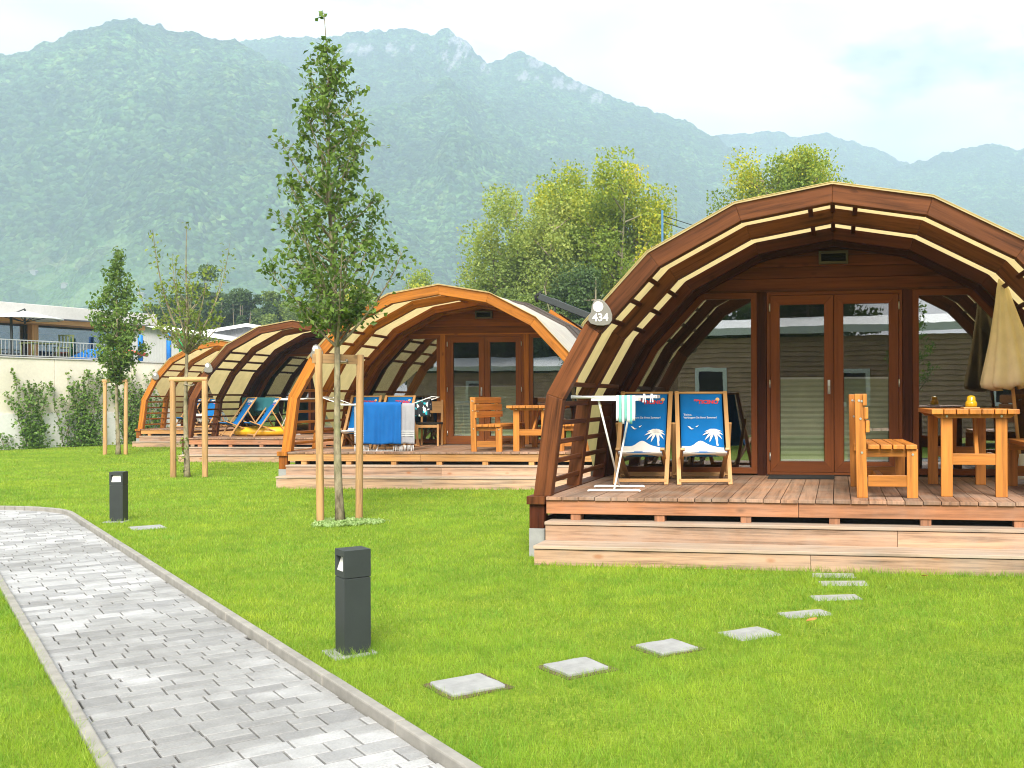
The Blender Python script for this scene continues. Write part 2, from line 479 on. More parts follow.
# ------------------------------------------------------------------ numpy value noise
def vnoise(x, y, seed=0):
    xi = np.floor(x).astype(np.int64); yi = np.floor(y).astype(np.int64)
    xf = x - xi; yf = y - yi
    def h(a, b):
        n = (a * 374761393 + b * 668265263 + seed * 974711) & 0xffffffff
        n = ((n ^ (n >> 13)) * 1274126177) & 0xffffffff
        return ((n ^ (n >> 16)) & 0xffff) / 65535.0
    u = xf * xf * (3 - 2 * xf); v = yf * yf * (3 - 2 * yf)
    return (h(xi, yi) * (1 - u) + h(xi + 1, yi) * u) * (1 - v) + (h(xi, yi + 1) * (1 - u) + h(xi + 1, yi + 1) * u) * v
def fbm(x, y, seed=0, oct=4):
    s = 0; a = .5
    for i in range(oct):
        s = s + a * vnoise(x * 2 ** i, y * 2 ** i, seed + i * 17); a *= .5
    return s

# ------------------------------------------------------------------ leaves
def leaf_mesh(name, ctr, size, tint, updir=None, droop=.3, rng=RNG, aspect=.62):
    n = len(ctr)
    d = rng.normal(size=(n, 3)); d[:, 2] -= droop
    d /= np.linalg.norm(d, axis=1, keepdims=True)
    r = rng.normal(size=(n, 3)); sd = np.cross(d, r); sd /= np.linalg.norm(sd, axis=1, keepdims=True)
    nm = np.cross(sd, d)
    size = np.asarray(size).reshape(-1, 1)
    a = ctr - d * size * .5; b = ctr + d * size * .5
    fold = nm * size * .12
    l = ctr - sd * size * aspect * .5 + fold - d * size * .05; rr = ctr + sd * size * aspect * .5 + fold - d * size * .05
    verts = np.stack([a, rr, b, l], 1).reshape(-1, 3)
    i = np.arange(n) * 4
    faces = np.concatenate([np.stack([i, i + 1, i + 2], 1), np.stack([i, i + 2, i + 3], 1)])
    return np_mesh(name, verts, faces, np.repeat(np.clip(tint, 0, 1), 4))

# ------------------------------------------------------------------ camera
F_PX, CX, HY = 1010.0, 670.0, 399.0
cam = bpy.data.cameras.new('camera'); cam.sensor_width = 36.0
cam.lens = F_PX / 1024 * 36; cam.shift_x = (512 - CX) / 1024; cam.shift_y = (HY - 384) / 1024
cam.clip_start = .05; cam.clip_end = 30000
co = link(bpy.data.objects.new('camera', cam)); co.location = (0, 0, 1.43)
co.rotation_euler = (R(90), R(0.2), 0)
sc.camera = co

# ------------------------------------------------------------------ world and sun
SUN_EL, SUN_AZ = 41.0, 174.0       # azimuth clockwise from +Y: behind the camera
w = bpy.data.worlds.new('World'); sc.world = w; w.use_nodes = True
nt = w.node_tree; nt.nodes.clear()
def wn(t, **k):
    n = nt.nodes.new('ShaderNode' + t)
    for a, b in k.items(): setattr(n, a, b)
    return n
wo = wn('OutputWorld'); bg = wn('Background'); bg.inputs['Strength'].default_value = .13
sky = wn('TexSky'); sky.sky_type = 'NISHITA'; sky.sun_disc = False
sky.sun_elevation = R(SUN_EL); sky.sun_rotation = R(SUN_AZ); sky.air_density = 1.0; sky.dust_density = 2.0; sky.ozone_density = 1.0
tc = wn('TexCoord')
mp = wn('Mapping'); mp.inputs['Scale'].default_value = (1.0, 1.0, 2.4); mp.inputs['Location'].default_value = (.35, .1, .2)
nt.links.new(tc.outputs['Generated'], mp.inputs[0])
n1 = wn('TexNoise'); n1.inputs['Scale'].default_value = 2.6; n1.inputs['Detail'].default_value = 7; n1.inputs['Roughness'].default_value = .56
nt.links.new(mp.outputs[0], n1.inputs['Vector'])
sx = wn('SeparateXYZ'); nt.links.new(tc.outputs['Generated'], sx.inputs[0])
# cloud cover thins out towards +X (the right)
gx = wn('MapRange'); gx.inputs['From Min'].default_value = -.35; gx.inputs['From Max'].default_value = .45
gx.inputs['To Min'].default_value = .22; gx.inputs['To Max'].default_value = -.065
nt.links.new(sx.outputs[0], gx.inputs['Value'])
ad = wn('Math', operation='ADD'); nt.links.new(n1.outputs[0], ad.inputs[0]); nt.links.new(gx.outputs[0], ad.inputs[1])
cr = wn('ValToRGB'); cr.color_ramp.elements[0].position = .43; cr.color_ramp.elements[1].position = .53
cr.color_ramp.elements[0].color = (.05, .05, .05, 1)
nt.links.new(ad.outputs[0], cr.inputs[0])
n2 = wn('TexNoise'); n2.inputs['Scale'].default_value = 5; n2.inputs['Detail'].default_value = 5
nt.links.new(mp.outputs[0], n2.inputs['Vector'])
cc = wn('ValToRGB'); cc.color_ramp.elements[0].position = .35; cc.color_ramp.elements[1].position = .65
cc.color_ramp.elements[0].color = (3.0, 3.05, 3.1, 1); cc.color_ramp.elements[1].color = (5.0, 4.95, 4.9, 1)
nt.links.new(n2.outputs[0], cc.inputs[0])
mxw = wn('Mix', data_type='RGBA'); nt.links.new(cr.outputs[0], mxw.inputs[0])
sk2 = wn('Mix', data_type='RGBA', blend_type='MULTIPLY'); sk2.inputs[0].default_value = 1
sk2.inputs[7].default_value = (.14, .19, .26, 1); nt.links.new(sky.outputs[0], sk2.inputs[6])
nt.links.new(sk2.outputs[2], mxw.inputs[6]); nt.links.new(cc.outputs[0], mxw.inputs[7])
nt.links.new(mxw.outputs[2], bg.inputs[0]); nt.links.new(bg.outputs[0], wo.inputs[0])

sl = bpy.data.lights.new('sun', 'SUN'); sl.energy = 2.2; sl.angle = R(28); sl.color = (1, .95, .86)
so = link(bpy.data.objects.new('sun', sl))
sd = V((math.sin(R(SUN_AZ)) * math.cos(R(SUN_EL)), math.cos(R(SUN_AZ)) * math.cos(R(SUN_EL)), math.sin(R(SUN_EL))))
so.rotation_euler = sd.to_track_quat('Z', 'Y').to_euler(); so.location = (0, 0, 40)

# ================================================================== GROUND, PATH, LAWN
E1 = np.array([-.608, .794]); E2 = np.array([.794, .608])
PC0, PC1 = .668, 1.694
A_ARC, R_OUT, ARC = 14.5, 2.0, R(62)
def ac(a, c): p = E1 * a + E2 * c; return (float(p[0]), float(p[1]))
def path_edge(c, off=0.0, n=14):
    """polyline in world xy for the edge at cross offset c (c+off), with the bend to the left"""
    cc = c + off; pts = []
    for a in np.linspace(-9, A_ARC, 26): pts.append((a, cc))
    cen = PC1 - R_OUT; r = cc - cen
    for k in range(1, n + 1):
        t = ARC * k / n; pts.append((A_ARC + r * math.sin(t), cen + r * math.cos(t)))
    t = ARC; d = (math.cos(t), -math.sin(t)); e = pts[-1]
    for q in range(1, 12): pts.append((e[0] + d[0] * q * 2, e[1] + d[1] * q * 2))
    return [ac(*p) for p in pts]
KW = .052
edge_r = path_edge(PC1); edge_ro = path_edge(PC1, KW)
edge_l = path_edge(PC0); edge_lo = path_edge(PC0, -KW)

LZ = .004
mb = MB(); mb.poly([(-9000, -9000, -.12), (9000, -9000, -.12), (9000, 12000, -.12), (-9000, 12000, -.12)])
struct('ground', mb, 'lawn')
def flat_poly_mesh(loops, z):
    vs = [V((x, y, z)) for lp in loops for x, y in lp]
    tris = tessellate_polygon([[V((x, y, 0)) for x, y in lp] for lp in loops])
    me = bpy.data.meshes.new('flat'); fs = []
    for t in tris:
        a, b, c = (vs[i] for i in t)
        fs.append(t if (b - a).cross(c - a).z > 0 else t[::-1])
    me.from_pydata([tuple(v) for v in vs], [], fs); me.update(); return me
hole = edge_ro + edge_lo[::-1]
lawn_me = flat_poly_mesh([[(-70, -40), (60, -40), (60, 90), (-70, 90)], hole], LZ)
o = obj('lawn', lawn_me, 'lawn'); o['kind'] = 'structure'
bed = flat_poly_mesh([hole], -.012); o = obj('path_bed', bed, 'joint'); o['kind'] = 'structure'

# pavers: courses across the path, laid at different widths
def build_path():
    vs = []; fs = []; tint = []
    poly_o = np.array(edge_r + edge_l[::-1])
    def inside(p):
        x, y = p; c = False; n = len(poly_o); j = n - 1
        for i in range(n):
            xi, yi = poly_o[i]; xj, yj = poly_o[j]
            if (yi > y) != (yj > y) and x < (xj - xi) * (y - yi) / (yj - yi) + xi: c = not c
            j = i
        return c
    rnd = random.Random(3)
    def paver(a0, a1, c0, c1):
        b = len(vs); z = rnd.uniform(-.0012, .0012); bv = .004; ga, gc = .0032, .0042
        a0 += ga; a1 -= ga; c0 += gc; c1 -= gc
        t = rnd.random()
        for (i, zz) in ((0, -.012), (0, -.003 + z), (bv, z)):
            for a, c in ((a0 + i, c0 + i), (a0 + i, c1 - i), (a1 - i, c1 - i), (a1 - i, c0 + i)):
                p = ac(a, c); vs.append((p[0], p[1], zz)); tint.append(t)
        for r in (0, 4):
            for k in range(4):
                k2 = (k + 1) % 4; fs.append((b + r + k2, b + r + k, b + r + 4 + k, b + r + 4 + k2))
        fs.append((b + 11, b + 10, b + 9, b + 8))
    a = -9.0
    while a < 40:
        h = rnd.choice([.09, .11, .11, .13, .13, .17])
        straight = a < A_ARC - .4
        c = PC0 - .12 if straight else PC1 - 30
        cend = PC1 + .03
        c += -rnd.uniform(0, .2)
        while c < cend:
            wd = rnd.choice([.13, .16, .18, .2, .2, .24])
            c1 = min(c + wd, cend + .02)
            mid = ac(a + h / 2, (c + c1) / 2)
            ok = straight or any(inside(ac(aa, c_)) for aa, c_ in ((a, c), (a, c1), (a + h, c), (a + h, c1), (a + h / 2, (c + c1) / 2)))
            if ok:
                if straight: cc0, cc1 = max(c, PC0 - .02), min(c1, PC1 + .002)
                else: cc0, cc1 = c, c1
                if cc1 - cc0 > .03:
                    if h >= .17 and rnd.random() < .5:
                        paver(a, a + h / 2, cc0, cc1); paver(a + h / 2, a + h, cc0, cc1)
                    else: paver(a, a + h, cc0, cc1)
            c += wd
        a += h
        if a > A_ARC + 14: break
    me = np_mesh('path', vs, fs, tint)
    o = obj('path', me, 'paver'); o['kind'] = 'structure'
build_path()

def kerb(inner, outer, z):
    mb = MB(); rnd = random.Random(int(z * 1000))
    for i in range(len(inner) - 1):
        p0, p1, q0, q1 = (V((*p, 0)) for p in (inner[i], inner[i + 1], outer[i], outer[i + 1]))
        g = (p1 - p0).normalized() * .003
        zz = z + rnd.uniform(-.002, .002)
        up = V((0, 0, zz)); dn = V((0, 0, -.05)); ch = (q0 - p0).normalized() * .004
        mb.hexa([p0 + g + dn, p1 - g + dn, q1 - g + dn, q0 + g + dn, p0 + g + up, p1 - g + up, q1 - g + up, q0 + g + up])
    o = struct('kerb', mb, 'kerb')
    md = o.modifiers.new('Bevel', 'BEVEL'); md.width = .008; md.segments = 2; md.limit_method = 'ANGLE'
kerb(edge_r, edge_ro, .052); kerb(edge_l, edge_lo, .030)

# cabins: origin (middle of the deck's front edge) and yaw
CAB = [((1.41, 8.74), -9.4), ((-3.80, 16.55), -5.5), ((-8.84, 23.6), -6.5), ((-14.0, 31.3), -6.5)]

# stepping stones
STONES = [((-1.01, 5.01), 37, .28, 'large grey stepping stone beside the path-side bollard, the biggest in view'),
          ((-.50, 5.35), 36, .26, 'grey stepping stone second from the bollard, a bare corner of soil at its right'),
          ((-.02, 5.77), 35, .26, 'grey stepping stone in open lawn with reddish leaf bits on its far edge'),
          ((.48, 6.12), 30, .30, 'grey stepping stone in mid-row where the row of slabs starts to bend'),
          ((.89, 6.68), 20, .33, 'grey slab seen as a thin strip, next to an orange fallen leaf'),
          ((1.18, 7.22), 8, .34, 'thin grey slab strip, third from the front steps of cabin 434'),
          ((1.33, 7.77), 0, .36, 'long thin grey slab, second from the front steps of cabin 434'),
          ((1.31, 8.12), -6, .34, 'thin grey slab tight against the lowest front step of cabin 434'),
          ((-5.87, 11.33), 37, .34, 'small grey slab in the lawn just right of the far bollard')]
for (x, y), rz, sz, lab in STONES:
    dp = sz * (1 if x < .4 else .85 if x < .6 else .55); rj = random.Random(int(x * 997 + y * 131))
    def outline(gx, gy, jit):
        pts = []
        for k in range(4):
            for f in (.03, .3, .65, .97):
                q = k + f; e_ = q % 4
                px, py = ((-1 + 2 * f, -1), (1, -1 + 2 * f), (1 - 2 * f, 1), (-1, 1 - 2 * f))[k]
                pts.append((px * gx / 2 + rj.uniform(-jit, jit), py * gy / 2 + rj.uniform(-jit, jit)))
        return pts
    mb = MB(); mb.prism(outline(sz, dp, .006), -.03, .03, 'z')
    mb.v = [(vx, vy, vz) for vx, vy, vz in mb.v]
    o = obj('stepping_stone', mb, 'stone', None, .006)
    mb = MB(); mb.prism(outline(sz + .06, dp + .06, .012), -.028, .017, 'z'); obj('soil_rim', mb, 'soil', o)
    o.location = (x, y, {.28: -.006, .26: -.008}.get(sz, -.016) + (.0 if x < .4 else -.004)); o.rotation_euler = (0, 0, R(rz))
    tag(o, lab, 'stepping stone', 'stepping stones in the lawn')

# bollard lights
def bollard(x, y, rz, label, hgt=.60):
    t = thing('bollard_light', label, 'bollard', (x, y, LZ - .01), R(rz), 'bollard lights along the path')
    w = .075; h0 = hgt * .74
    mb = MB(); mb.bx(-w, w, -w, w, -.05, h0); obj('post', mb, 'bollard', t, .003)
    mb = MB(); z0, z1 = h0 + .004, hgt
    mb.bx(-w, w, -w + .04, w, z0, z1)                       # solid back of the head
    mb.bx(-w, w, -w, -w + .04, z1 - .035, z1); mb.bx(-w, w, -w, -w + .04, z0, z0 + .035)
    mb.bx(-w, -w + .022, -w, -w + .04, z0 + .035, z1 - .035); mb.bx(w - .022, w, -w, -w + .04, z0 + .035, z1 - .035)
    obj('head', mb, 'bollard', t)
    mb = MB(); mb.hexa([(-w + .022, -w + .004, z0 + .035), (w - .022, -w + .004, z0 + .035), (w - .022, -w + .039, z0 + .035), (-w + .022, -w + .039, z0 + .035),
                        (-w + .030, -w + .028, z1 - .036), (w - .030, -w + .028, z1 - .036), (w - .022, -w + .039, z1 - .036), (-w + .022, -w + .039, z1 - .036)])
    obj('lamp_glass', mb, 'lampglass', t)
    mb = MB(); mb.bx(-w - .06, w + .03, -w - .06, w + .03, -.08, .022); obj('footing', mb, 'concrete', t, .006)
bollard(-1.79, 5.69, -52.5, 'black square bollard light beside the path kerb, nearer and larger of the two')
bollard(-6.52, 11.94, 6, 'dark bollard light far along the path, its white lamp window facing us')

# ------------------------------------------------------------------ grass blades
def grass():
    rng = np.random.default_rng(5)
    bands = [(2.7, 4.2, 13000), (4.2, 6.0, 9500), (6.0, 8.5, 5500), (8.5, 12, 3000), (12, 18, 1400), (18, 28, 600), (28, 40, 220)]
    VS = []; TI = []
    for y0, y1, den in bands:
        xl0, xr0 = -.69 * y1 - 1.2, .38 * y1 + 1.2
        n = int((xr0 - xl0) * (y1 - y0) * den)
        x = rng.uniform(xl0, xr0, n); y = rng.uniform(y0, y1, n)
        k = (x > -.69 * y - 1.0) & (x < .38 * y + 1.0); x, y = x[k], y[k]
        # path (straight part and bend)
        a = x * E1[0] + y * E1[1]; c = x * E2[0] + y * E2[1]
        cen = PC1 - R_OUT
        rr = np.hypot(a - A_ARC, c - cen); inarc = (a > A_ARC)
        ang = np.arctan2(a - A_ARC, c - cen)
        d3 = (math.cos(ARC), -math.sin(ARC)); n3 = (math.sin(ARC), math.cos(ARC))
        cc3 = (a - A_ARC) * n3[0] + (c - cen) * n3[1]
        ceff = np.where(~inarc, c, np.where(ang < ARC, rr + cen, cc3 + cen))
        kk = (ceff < PC0 - KW + .012 * rng.random(len(x)) + .004) | (ceff > PC1 + KW - .02 * rng.random(len(x)) + .004)
        edge = np.minimum(np.abs(ceff - PC0 + KW), np.abs(ceff - PC1 - KW))
        tall = 1 + .35 * np.exp(-(edge / .06) ** 2)
        for (ox, oy), yw in CAB:
            th = R(-yw); dx, dy = x - ox, y - oy
            lx = dx * math.cos(th) - dy * math.sin(th); ly = dx * math.sin(th) + dy * math.cos(th)
            ins = (np.abs(lx) < 2.55) & (ly > -.445) & (ly < 9) | (np.abs(lx) < 2.76) & (ly > 0) & (ly < 9)
            kk &= ~ins
            tall += .7 * np.exp(-((ly + .50) / .07) ** 2) * (np.abs(lx) < 2.75)
        for (sx_, sy_), rz, sz, _ in STONES:
            dx, dy = x - sx_, y - sy_; r_ = R(rz)
            lx = dx * math.cos(r_) + dy * math.sin(r_); ly = -dx * math.sin(r_) + dy * math.cos(r_)
            m = np.maximum(np.abs(lx), np.abs(ly))
            dp = sz * (1 if sx_ < .4 else .85 if sx_ < .6 else .55)
            m = np.maximum(np.abs(lx), np.abs(ly) + (sz - dp) / 2)
            kk &= ~(m < sz / 2 + .006 + .026 * (rng.random(len(x)) - .5) + .02 * (ly > dp * .4))
            tall += (.12 if sx_ < .3 else .75) * np.exp(-((m - sz / 2 - .05) / .06) ** 2)
        for bx_, by_ in ((-1.79, 5.69), (-6.52, 11.94)):
            r_ = np.hypot(x - bx_, y - by_); kk &= r_ > .10; tall += .8 * np.exp(-((r_ - .12) / .05) ** 2)
        # keep clear of the terrace wall
        wx = (x + 19.6) * -.906 + (y - 29.8) * .424
        kk &= wx < -.1
        x, y, tall = x[kk], y[kk], tall[kk]; n = len(x)
        tall = np.minimum(tall, 2.0)
        clump = fbm(x * 1.7, y * 1.7, 3, 4); fine = vnoise(x * 9, y * 9, 8)
        h = (.021 + .017 * rng.random(n)) * tall * (.72 + .55 * clump) * (1.0 + .25 * fine)
        mid = (y0 + y1) / 2
        wd = np.maximum(.0032, mid * .00062) * (.7 + .6 * rng.random(n))
        az = rng.uniform(0, 2 * PI, n); lean = np.abs(rng.normal(.55, .35, n)) * h
        ax_ = rng.uniform(0, 2 * PI, n); ux, uy = np.cos(ax_) * wd / 2, np.sin(ax_) * wd / 2
        z0 = np.full(n, LZ - .004)
        tip = np.stack([x + np.cos(az) * lean, y + np.sin(az) * lean, z0 + h], 1)
        b0 = np.stack([x - ux, y - uy, z0], 1); b1 = np.stack([x + ux, y + uy, z0], 1)
        VS.append(np.stack([b0, b1, tip], 1).reshape(-1, 3))
        t = .12 + .42 * rng.random(n) + .45 * (clump - .45) + .25 * (fine - .5); dry = rng.random(n) < .035; t[dry] = .9
        t = np.clip(t, 0, 1)
        TI.append(np.stack([t * .66, t * .66, t], 1).ravel())
    vs = np.concatenate(VS); ti = np.concatenate(TI)
    me = np_mesh('grass', vs, np.arange(len(vs)).reshape(-1, 3), ti)
    o = obj('grass', me, 'grass'); o['kind'] = 'stuff'
    print('grass blades', len(vs) // 3)
grass()

# pale creeping plants round the foot of the middle tree
def creeping(name, x, y, r, n, label):
    rng = np.random.default_rng(9)
    rad = r * np.sqrt(rng.random(n)); a = rng.uniform(0, 2 * PI, n)
    rad *= .75 + .35 * np.sin(a * 3 + 1) * .5 + .2 * rng.random(n)
    c = np.stack([x + rad * np.cos(a), y + rad * np.sin(a) * .8, LZ + .012 + .028 * rng.random(n)], 1)
    o = obj(name, leaf_mesh(name, c, .03 + .02 * rng.random(n), rng.random(n), rng=rng), 'pale_plant'); o['kind'] = 'stuff'
creeping('ground_cover', -3.74, 11.62, .46, 1500, '')

# a fallen leaf
mb = MB(); mb.grid([(i * .02 - .04, (j - 1) * .022 * (1 - abs(i - 2) / 2.6), .05 + .008 * (j - 1) ** 2) for i in range(5) for j in range(3)], 5, 3)
o = obj('fallen_leaf', mb, m_plain('dry_leaf', (.45, .22, .06), .7), None, 0, .001)
o.location = (.88, 6.30, .0); o.rotation_euler = (.15, -.1, .5)
tag(o, 'orange dry leaf lying in the grass below the bent row of slabs', 'leaf', 'fallen leaves on the lawn')
for (x_, y_, rz_, lab_) in ((.28, 8.30, 1.2, 'small brown leaf at the foot of the lowest step, left of the slabs'), (2.0, 7.95, 2.3, 'small brown leaf near the lowest step, right of the row of slabs')):
    c_ = o.copy(); link(c_); c_.location = (x_, y_, -.004); c_.rotation_euler = (.2, .15, rz_); c_.scale = (.7, .7, .7); c_['label'] = lab_

# ================================================================== CABINS
DZ = .55
HALF = [(2.70, 0), (2.575, .93), (2.21, 1.57), (1.63, 2.19), (.85, 2.60), (0, 2.745)]
POLY = [(-x, z) for x, z in HALF] + HALF[-2::-1]
def isect(p, d, q, e):
    den = d[0] * e[1] - d[1] * e[0]
    t = ((q[0] - p[0]) * e[1] - (q[1] - p[1]) * e[0]) / den
    return (p[0] + d[0] * t, p[1] + d[1] * t)
def offs(poly, d, base=0.0):
    """inward offset (d>0) of the open arch polyline (left base -> right base), ends kept on z=base"""
    L = []
    for (x0, z0), (x1, z1) in zip(poly, poly[1:]):
        l = math.hypot(x1 - x0, z1 - z0); t = ((x1 - x0) / l, (z1 - z0) / l)
        n = (t[1], -t[0]); L.append(((x0 + n[0] * d, z0 + n[1] * d), t))
    out = [isect(*L[0], (0, base), (1, 0))]
    for a, b in zip(L, L[1:]): out.append(isect(*a, *b))
    out.append(isect(*L[-1], (0, base), (1, 0)))
    return out
def closed_offs(poly, ds):
    """inward offset of a closed clockwise/ccw polygon; ds one value per edge"""
    n = len(poly); area = sum(poly[i][0] * poly[(i + 1) % n][1] - poly[(i + 1) % n][0] * poly[i][1] for i in range(n))
    sg = 1 if area > 0 else -1; L = []
    if isinstance(ds, (int, float)): ds = [ds] * n
    for i in range(n):
        (x0, z0), (x1, z1) = poly[i], poly[(i + 1) % n]
        l = math.hypot(x1 - x0, z1 - z0); t = ((x1 - x0) / l, (z1 - z0) / l)
        nn = (-t[1] * sg, t[0] * sg); L.append(((x0 + nn[0] * ds[i], z0 + nn[1] * ds[i]), t))
    return [isect(*L[i - 1], *L[i]) for i in range(n)]
def frame_poly(mb, outer, inner, y0, y1):
    n = len(outer)
    for i in range(n):
        j = (i + 1) % n
        a, b, c, d = outer[i], outer[j], inner[j], inner[i]
        mb.hexa([(a[0], y0, a[1]), (b[0], y0, b[1]), (b[0], y1, b[1]), (a[0], y1, a[1]),
                 (d[0], y0, d[1]), (c[0], y0, c[1]), (c[0], y1, c[1]), (d[0], y1, d[1])], V((b[0] - a[0], 0, b[1] - a[1])))
def up(pts, dz=DZ): return [(x, z + dz) for x, z in pts]
def arch_prism(mb, o, i, y0, y1, lo=0, hi=None):
    for k in range(lo, len(o) - 1 if hi is None else hi):
        a, b, c, d = o[k], o[k + 1], i[k + 1], i[k]
        mb.hexa([(a[0], y0, a[1]), (b[0], y0, b[1]), (b[0], y1, b[1]), (a[0], y1, a[1]),
                 (d[0], y0, d[1]), (c[0], y0, c[1]), (c[0], y1, c[1]), (d[0], y1, d[1])],
                V((b[0] - a[0], 0, b[1] - a[1])) if y1 - y0 < 1 else V((0, 1, 0)))
def on_arch(z, d=0.0, side=-1):
    P = offs(POLY, d)
    for (x0, z0), (x1, z1) in zip(P[:5], P[1:6]):
        if z0 <= z <= z1: return side * -(x0 + (x1 - x0) * (z - z0) / (z1 - z0))
    return 0
RIBY = [(.03, .15), (1.16, 1.27), (2.28, 2.40)]
RIBD = [.16, .135, .13]
WY = 2.74          # front plane of the cabin wall

def text_mesh(txt, size, extr=.0, align='CENTER', shear=0.0, bold=0.0):
    cu = bpy.data.curves.new('t', 'FONT'); cu.body = txt; cu.size = size; cu.extrude = extr
    cu.align_x = align; cu.align_y = 'CENTER'; cu.shear = shear; cu.offset = bold; cu.resolution_u = 3
    o = bpy.data.objects.new('t', cu); COL.objects.link(o)
    dg = bpy.context.evaluated_depsgraph_get()
    me = bpy.data.meshes.new_from_object(o.evaluated_get(dg))
    bpy.data.objects.remove(o); bpy.data.curves.remove(cu)
    me.materials.clear(); return me

def make_cabin(name, label, C, number=None, roof_window=False):
    body, dark, door, fas = C['body'], C['dark'], C['door'], C['fascia']
    t = thing(name, label, 'cabin', (0, 0, 0), 0, 'arched timber cabins in a row')
    # --- base, deck and steps
    mb = MB(); mb.bx(-2.52, 2.52, .16, 7.2, -.04, .44); obj('underdeck_shade', mb, 'black', t)  # black block: the shade under the deck put into its colour
    mb = MB(); n = 34; st = 5.14 / n
    for i in range(n):
        x = -2.57 + i * st; z = random.uniform(-.0015, .0015)
        mb.bx(x + .003, x + st - .003, -.022 + random.uniform(-.003, .003), WY + .02, DZ - .030 + z, DZ + z)
    obj('deck', mb, 'deck', t, .003)
    mb = MB(); mb.bx(-2.57, -.3, .0, .035, .395, .517); mb.bx(-.296, 2.57, .0, .035, .395, .517); obj('fascia', mb, fas, t, .003)
    for i in range(7):
        x = -2.3 + i * .77; mb = MB(); mb.bx(x - .045, x + .045, .012, .14, .28, .394); obj('joist_block', mb, fas, t)
    for (zt, yf, yb, zb) in ((.338, -.13, .10, .163), (.172, -.47, -.09, -.05)):
        s = MB(); s.bx(-2.55, 2.55, yf, yb, zt - .028, zt)
        so_ = obj('step', s, 'tread', t, .004)
        mb = MB(); zz = zt - .035; j = random.uniform(-.2, .6)
        mb.bx(-2.545, j, yf + .014, yf + .045, zb, zz); mb.bx(j + .003, 2.545, yf + .012, yf + .045, zb, zz)
        obj('riser', mb, 'larch', so_, .002)
    for sx_ in (-1, 1):
        mb = MB(); x0, x1 = sorted((sx_ * 2.575, sx_ * 2.745)); mb.bx(x0, x1, -.04, 2.5, DZ - .07, DZ + .004)
        obj('ground_beam', mb, body, t, .005)
        mb = MB(); x0, x1 = sorted((sx_ * 2.59, sx_ * 2.73)); mb.bx(x0, x1, .0, .12, .26, DZ - .072); obj('post', mb, dark, t, .004)
        mb = MB(); mb.bx(x0 - .004, x1 + .004, -.004, .16, -.1, .258); obj('concrete_foot', mb, 'concrete', t, .006)
        mb = MB(); xx = sx_ * 2.735; mb.bx(min(xx, xx + sx_ * .03), max(xx, xx + sx_ * .03), .2, 7.1, -.05, .30); obj('skirt_board', mb, body, t)
    # --- ribs
    for (y0, y1), d, mt in zip(RIBY, RIBD, (body, body, dark)):
        mb = MB(); arch_prism(mb, up(POLY), up(offs(POLY, d)), y0, y1); obj('rib', mb, mt, t, .006)
    mb = MB(); arch_prism(mb, up(offs(POLY, .03)), up(offs(POLY, .155)), 2.60, WY - .01); obj('wall_arch', mb, body if C['light'] else dark, t, .005)
    # --- side rails and the laths that carry the canopy
    for sx_ in (-1, 1):
        for bay in (0, 1):
            ya, yb = RIBY[bay][1], RIBY[bay + 1][0]
            for k in range(6):
                z = .13 + k * .178; x = on_arch(z, .10, sx_) * 1
                mb = MB(); mb.bx(x - .022, x + .022, ya - .02, yb + .02, DZ + z - .022, DZ + z + .022)
                obj('rail', mb, body, t, .008)
            P = offs(POLY, .03)
            for f in (.14, .46, .78):
                x = (P[2][0] + (P[3][0] - P[2][0]) * f) * -sx_; z = P[2][1] + (P[3][1] - P[2][1]) * f
                mb = MB(); mb.beam((x, ya - .01, DZ + z), (x, yb + .01, DZ + z), .045, .026, ((P[3][1] - P[2][1]) * sx_, 0, P[3][0] - P[2][0]))
                obj('lath', mb, dark, t)
    for bay in (0, 1):
        ya, yb = RIBY[bay][1], RIBY[bay + 1][0]
        for x in (-.21, 0, .21):
            z = 2.745 - abs(x) * .172 - .03
            mb = MB(); mb.bx(x - .022, x + .022, ya - .01, yb + .01, DZ + z - .014, DZ + z + .012); obj('lath', mb, dark, t)
    # --- canopy cloth: one sheet over both bays, cut away low on the sides
    P = offs(POLY, -.010)
    S = [0]
    for a, b in zip(P, P[1:]): S.append(S[-1] + math.hypot(b[0] - a[0], b[1] - a[1]))
    def at(s):
        for k in range(len(P) - 1):
            if s <= S[k + 1] + 1e-9:
                f = (s - S[k]) / (S[k + 1] - S[k]); return (P[k][0] + (P[k + 1][0] - P[k][0]) * f, P[k][1] + (P[k + 1][1] - P[k][1]) * f)
        return P[-1]
    keys = [(.0, 1.66), (.09, 1.62), (1.215, .86), (1.26, .84), (2.3, .10), (2.46, .05)]
    def bot(y):
        for (ya, sa), (yb, sb) in zip(keys, keys[1:]):
            if y <= yb: return sa + (sb - sa) * (y - ya) / (yb - ya)
        return keys[-1][1]
    mb = MB(); ys = [-.012] + list(np.linspace(.06, 2.44, 22)); pts = []; rows = None
    half = S[5]
    rowf = []
    for k in range(5):
        for f in (0, .25, .5, .75): rowf.append(S[k] + (S[k + 1] - S[k]) * f)
    rowf.append(half)
    for y in ys:
        b = bot(max(y, 0)); line = []
        for s_ in rowf: line.append(max(s_, b))
        full = line + [2 * half - s_ for s_ in line[-2::-1]]
        for s_ in full:
            x, z = at(s_)
            bay = (y - .09) / 1.125; fr = bay - math.floor(bay)
            sag = .012 * math.sin(PI * fr) if 0 < y < 2.3 else 0
            pts.append((x * (1 - sag / 3), y, DZ + z - sag))
    mb.grid(pts, len(ys), 2 * len(rowf) - 1)
    can = obj('canopy', mb, 'canvas', t)
    # clean out the collapsed quads below the hem
    import bmesh
    bm = bmesh.new(); bm.from_mesh(can.data)
    bmesh.ops.dissolve_degenerate(bm, dist=1e-5, edges=bm.edges); 
    bm.normal_update(); bm.to_mesh(can.data); bm.free()
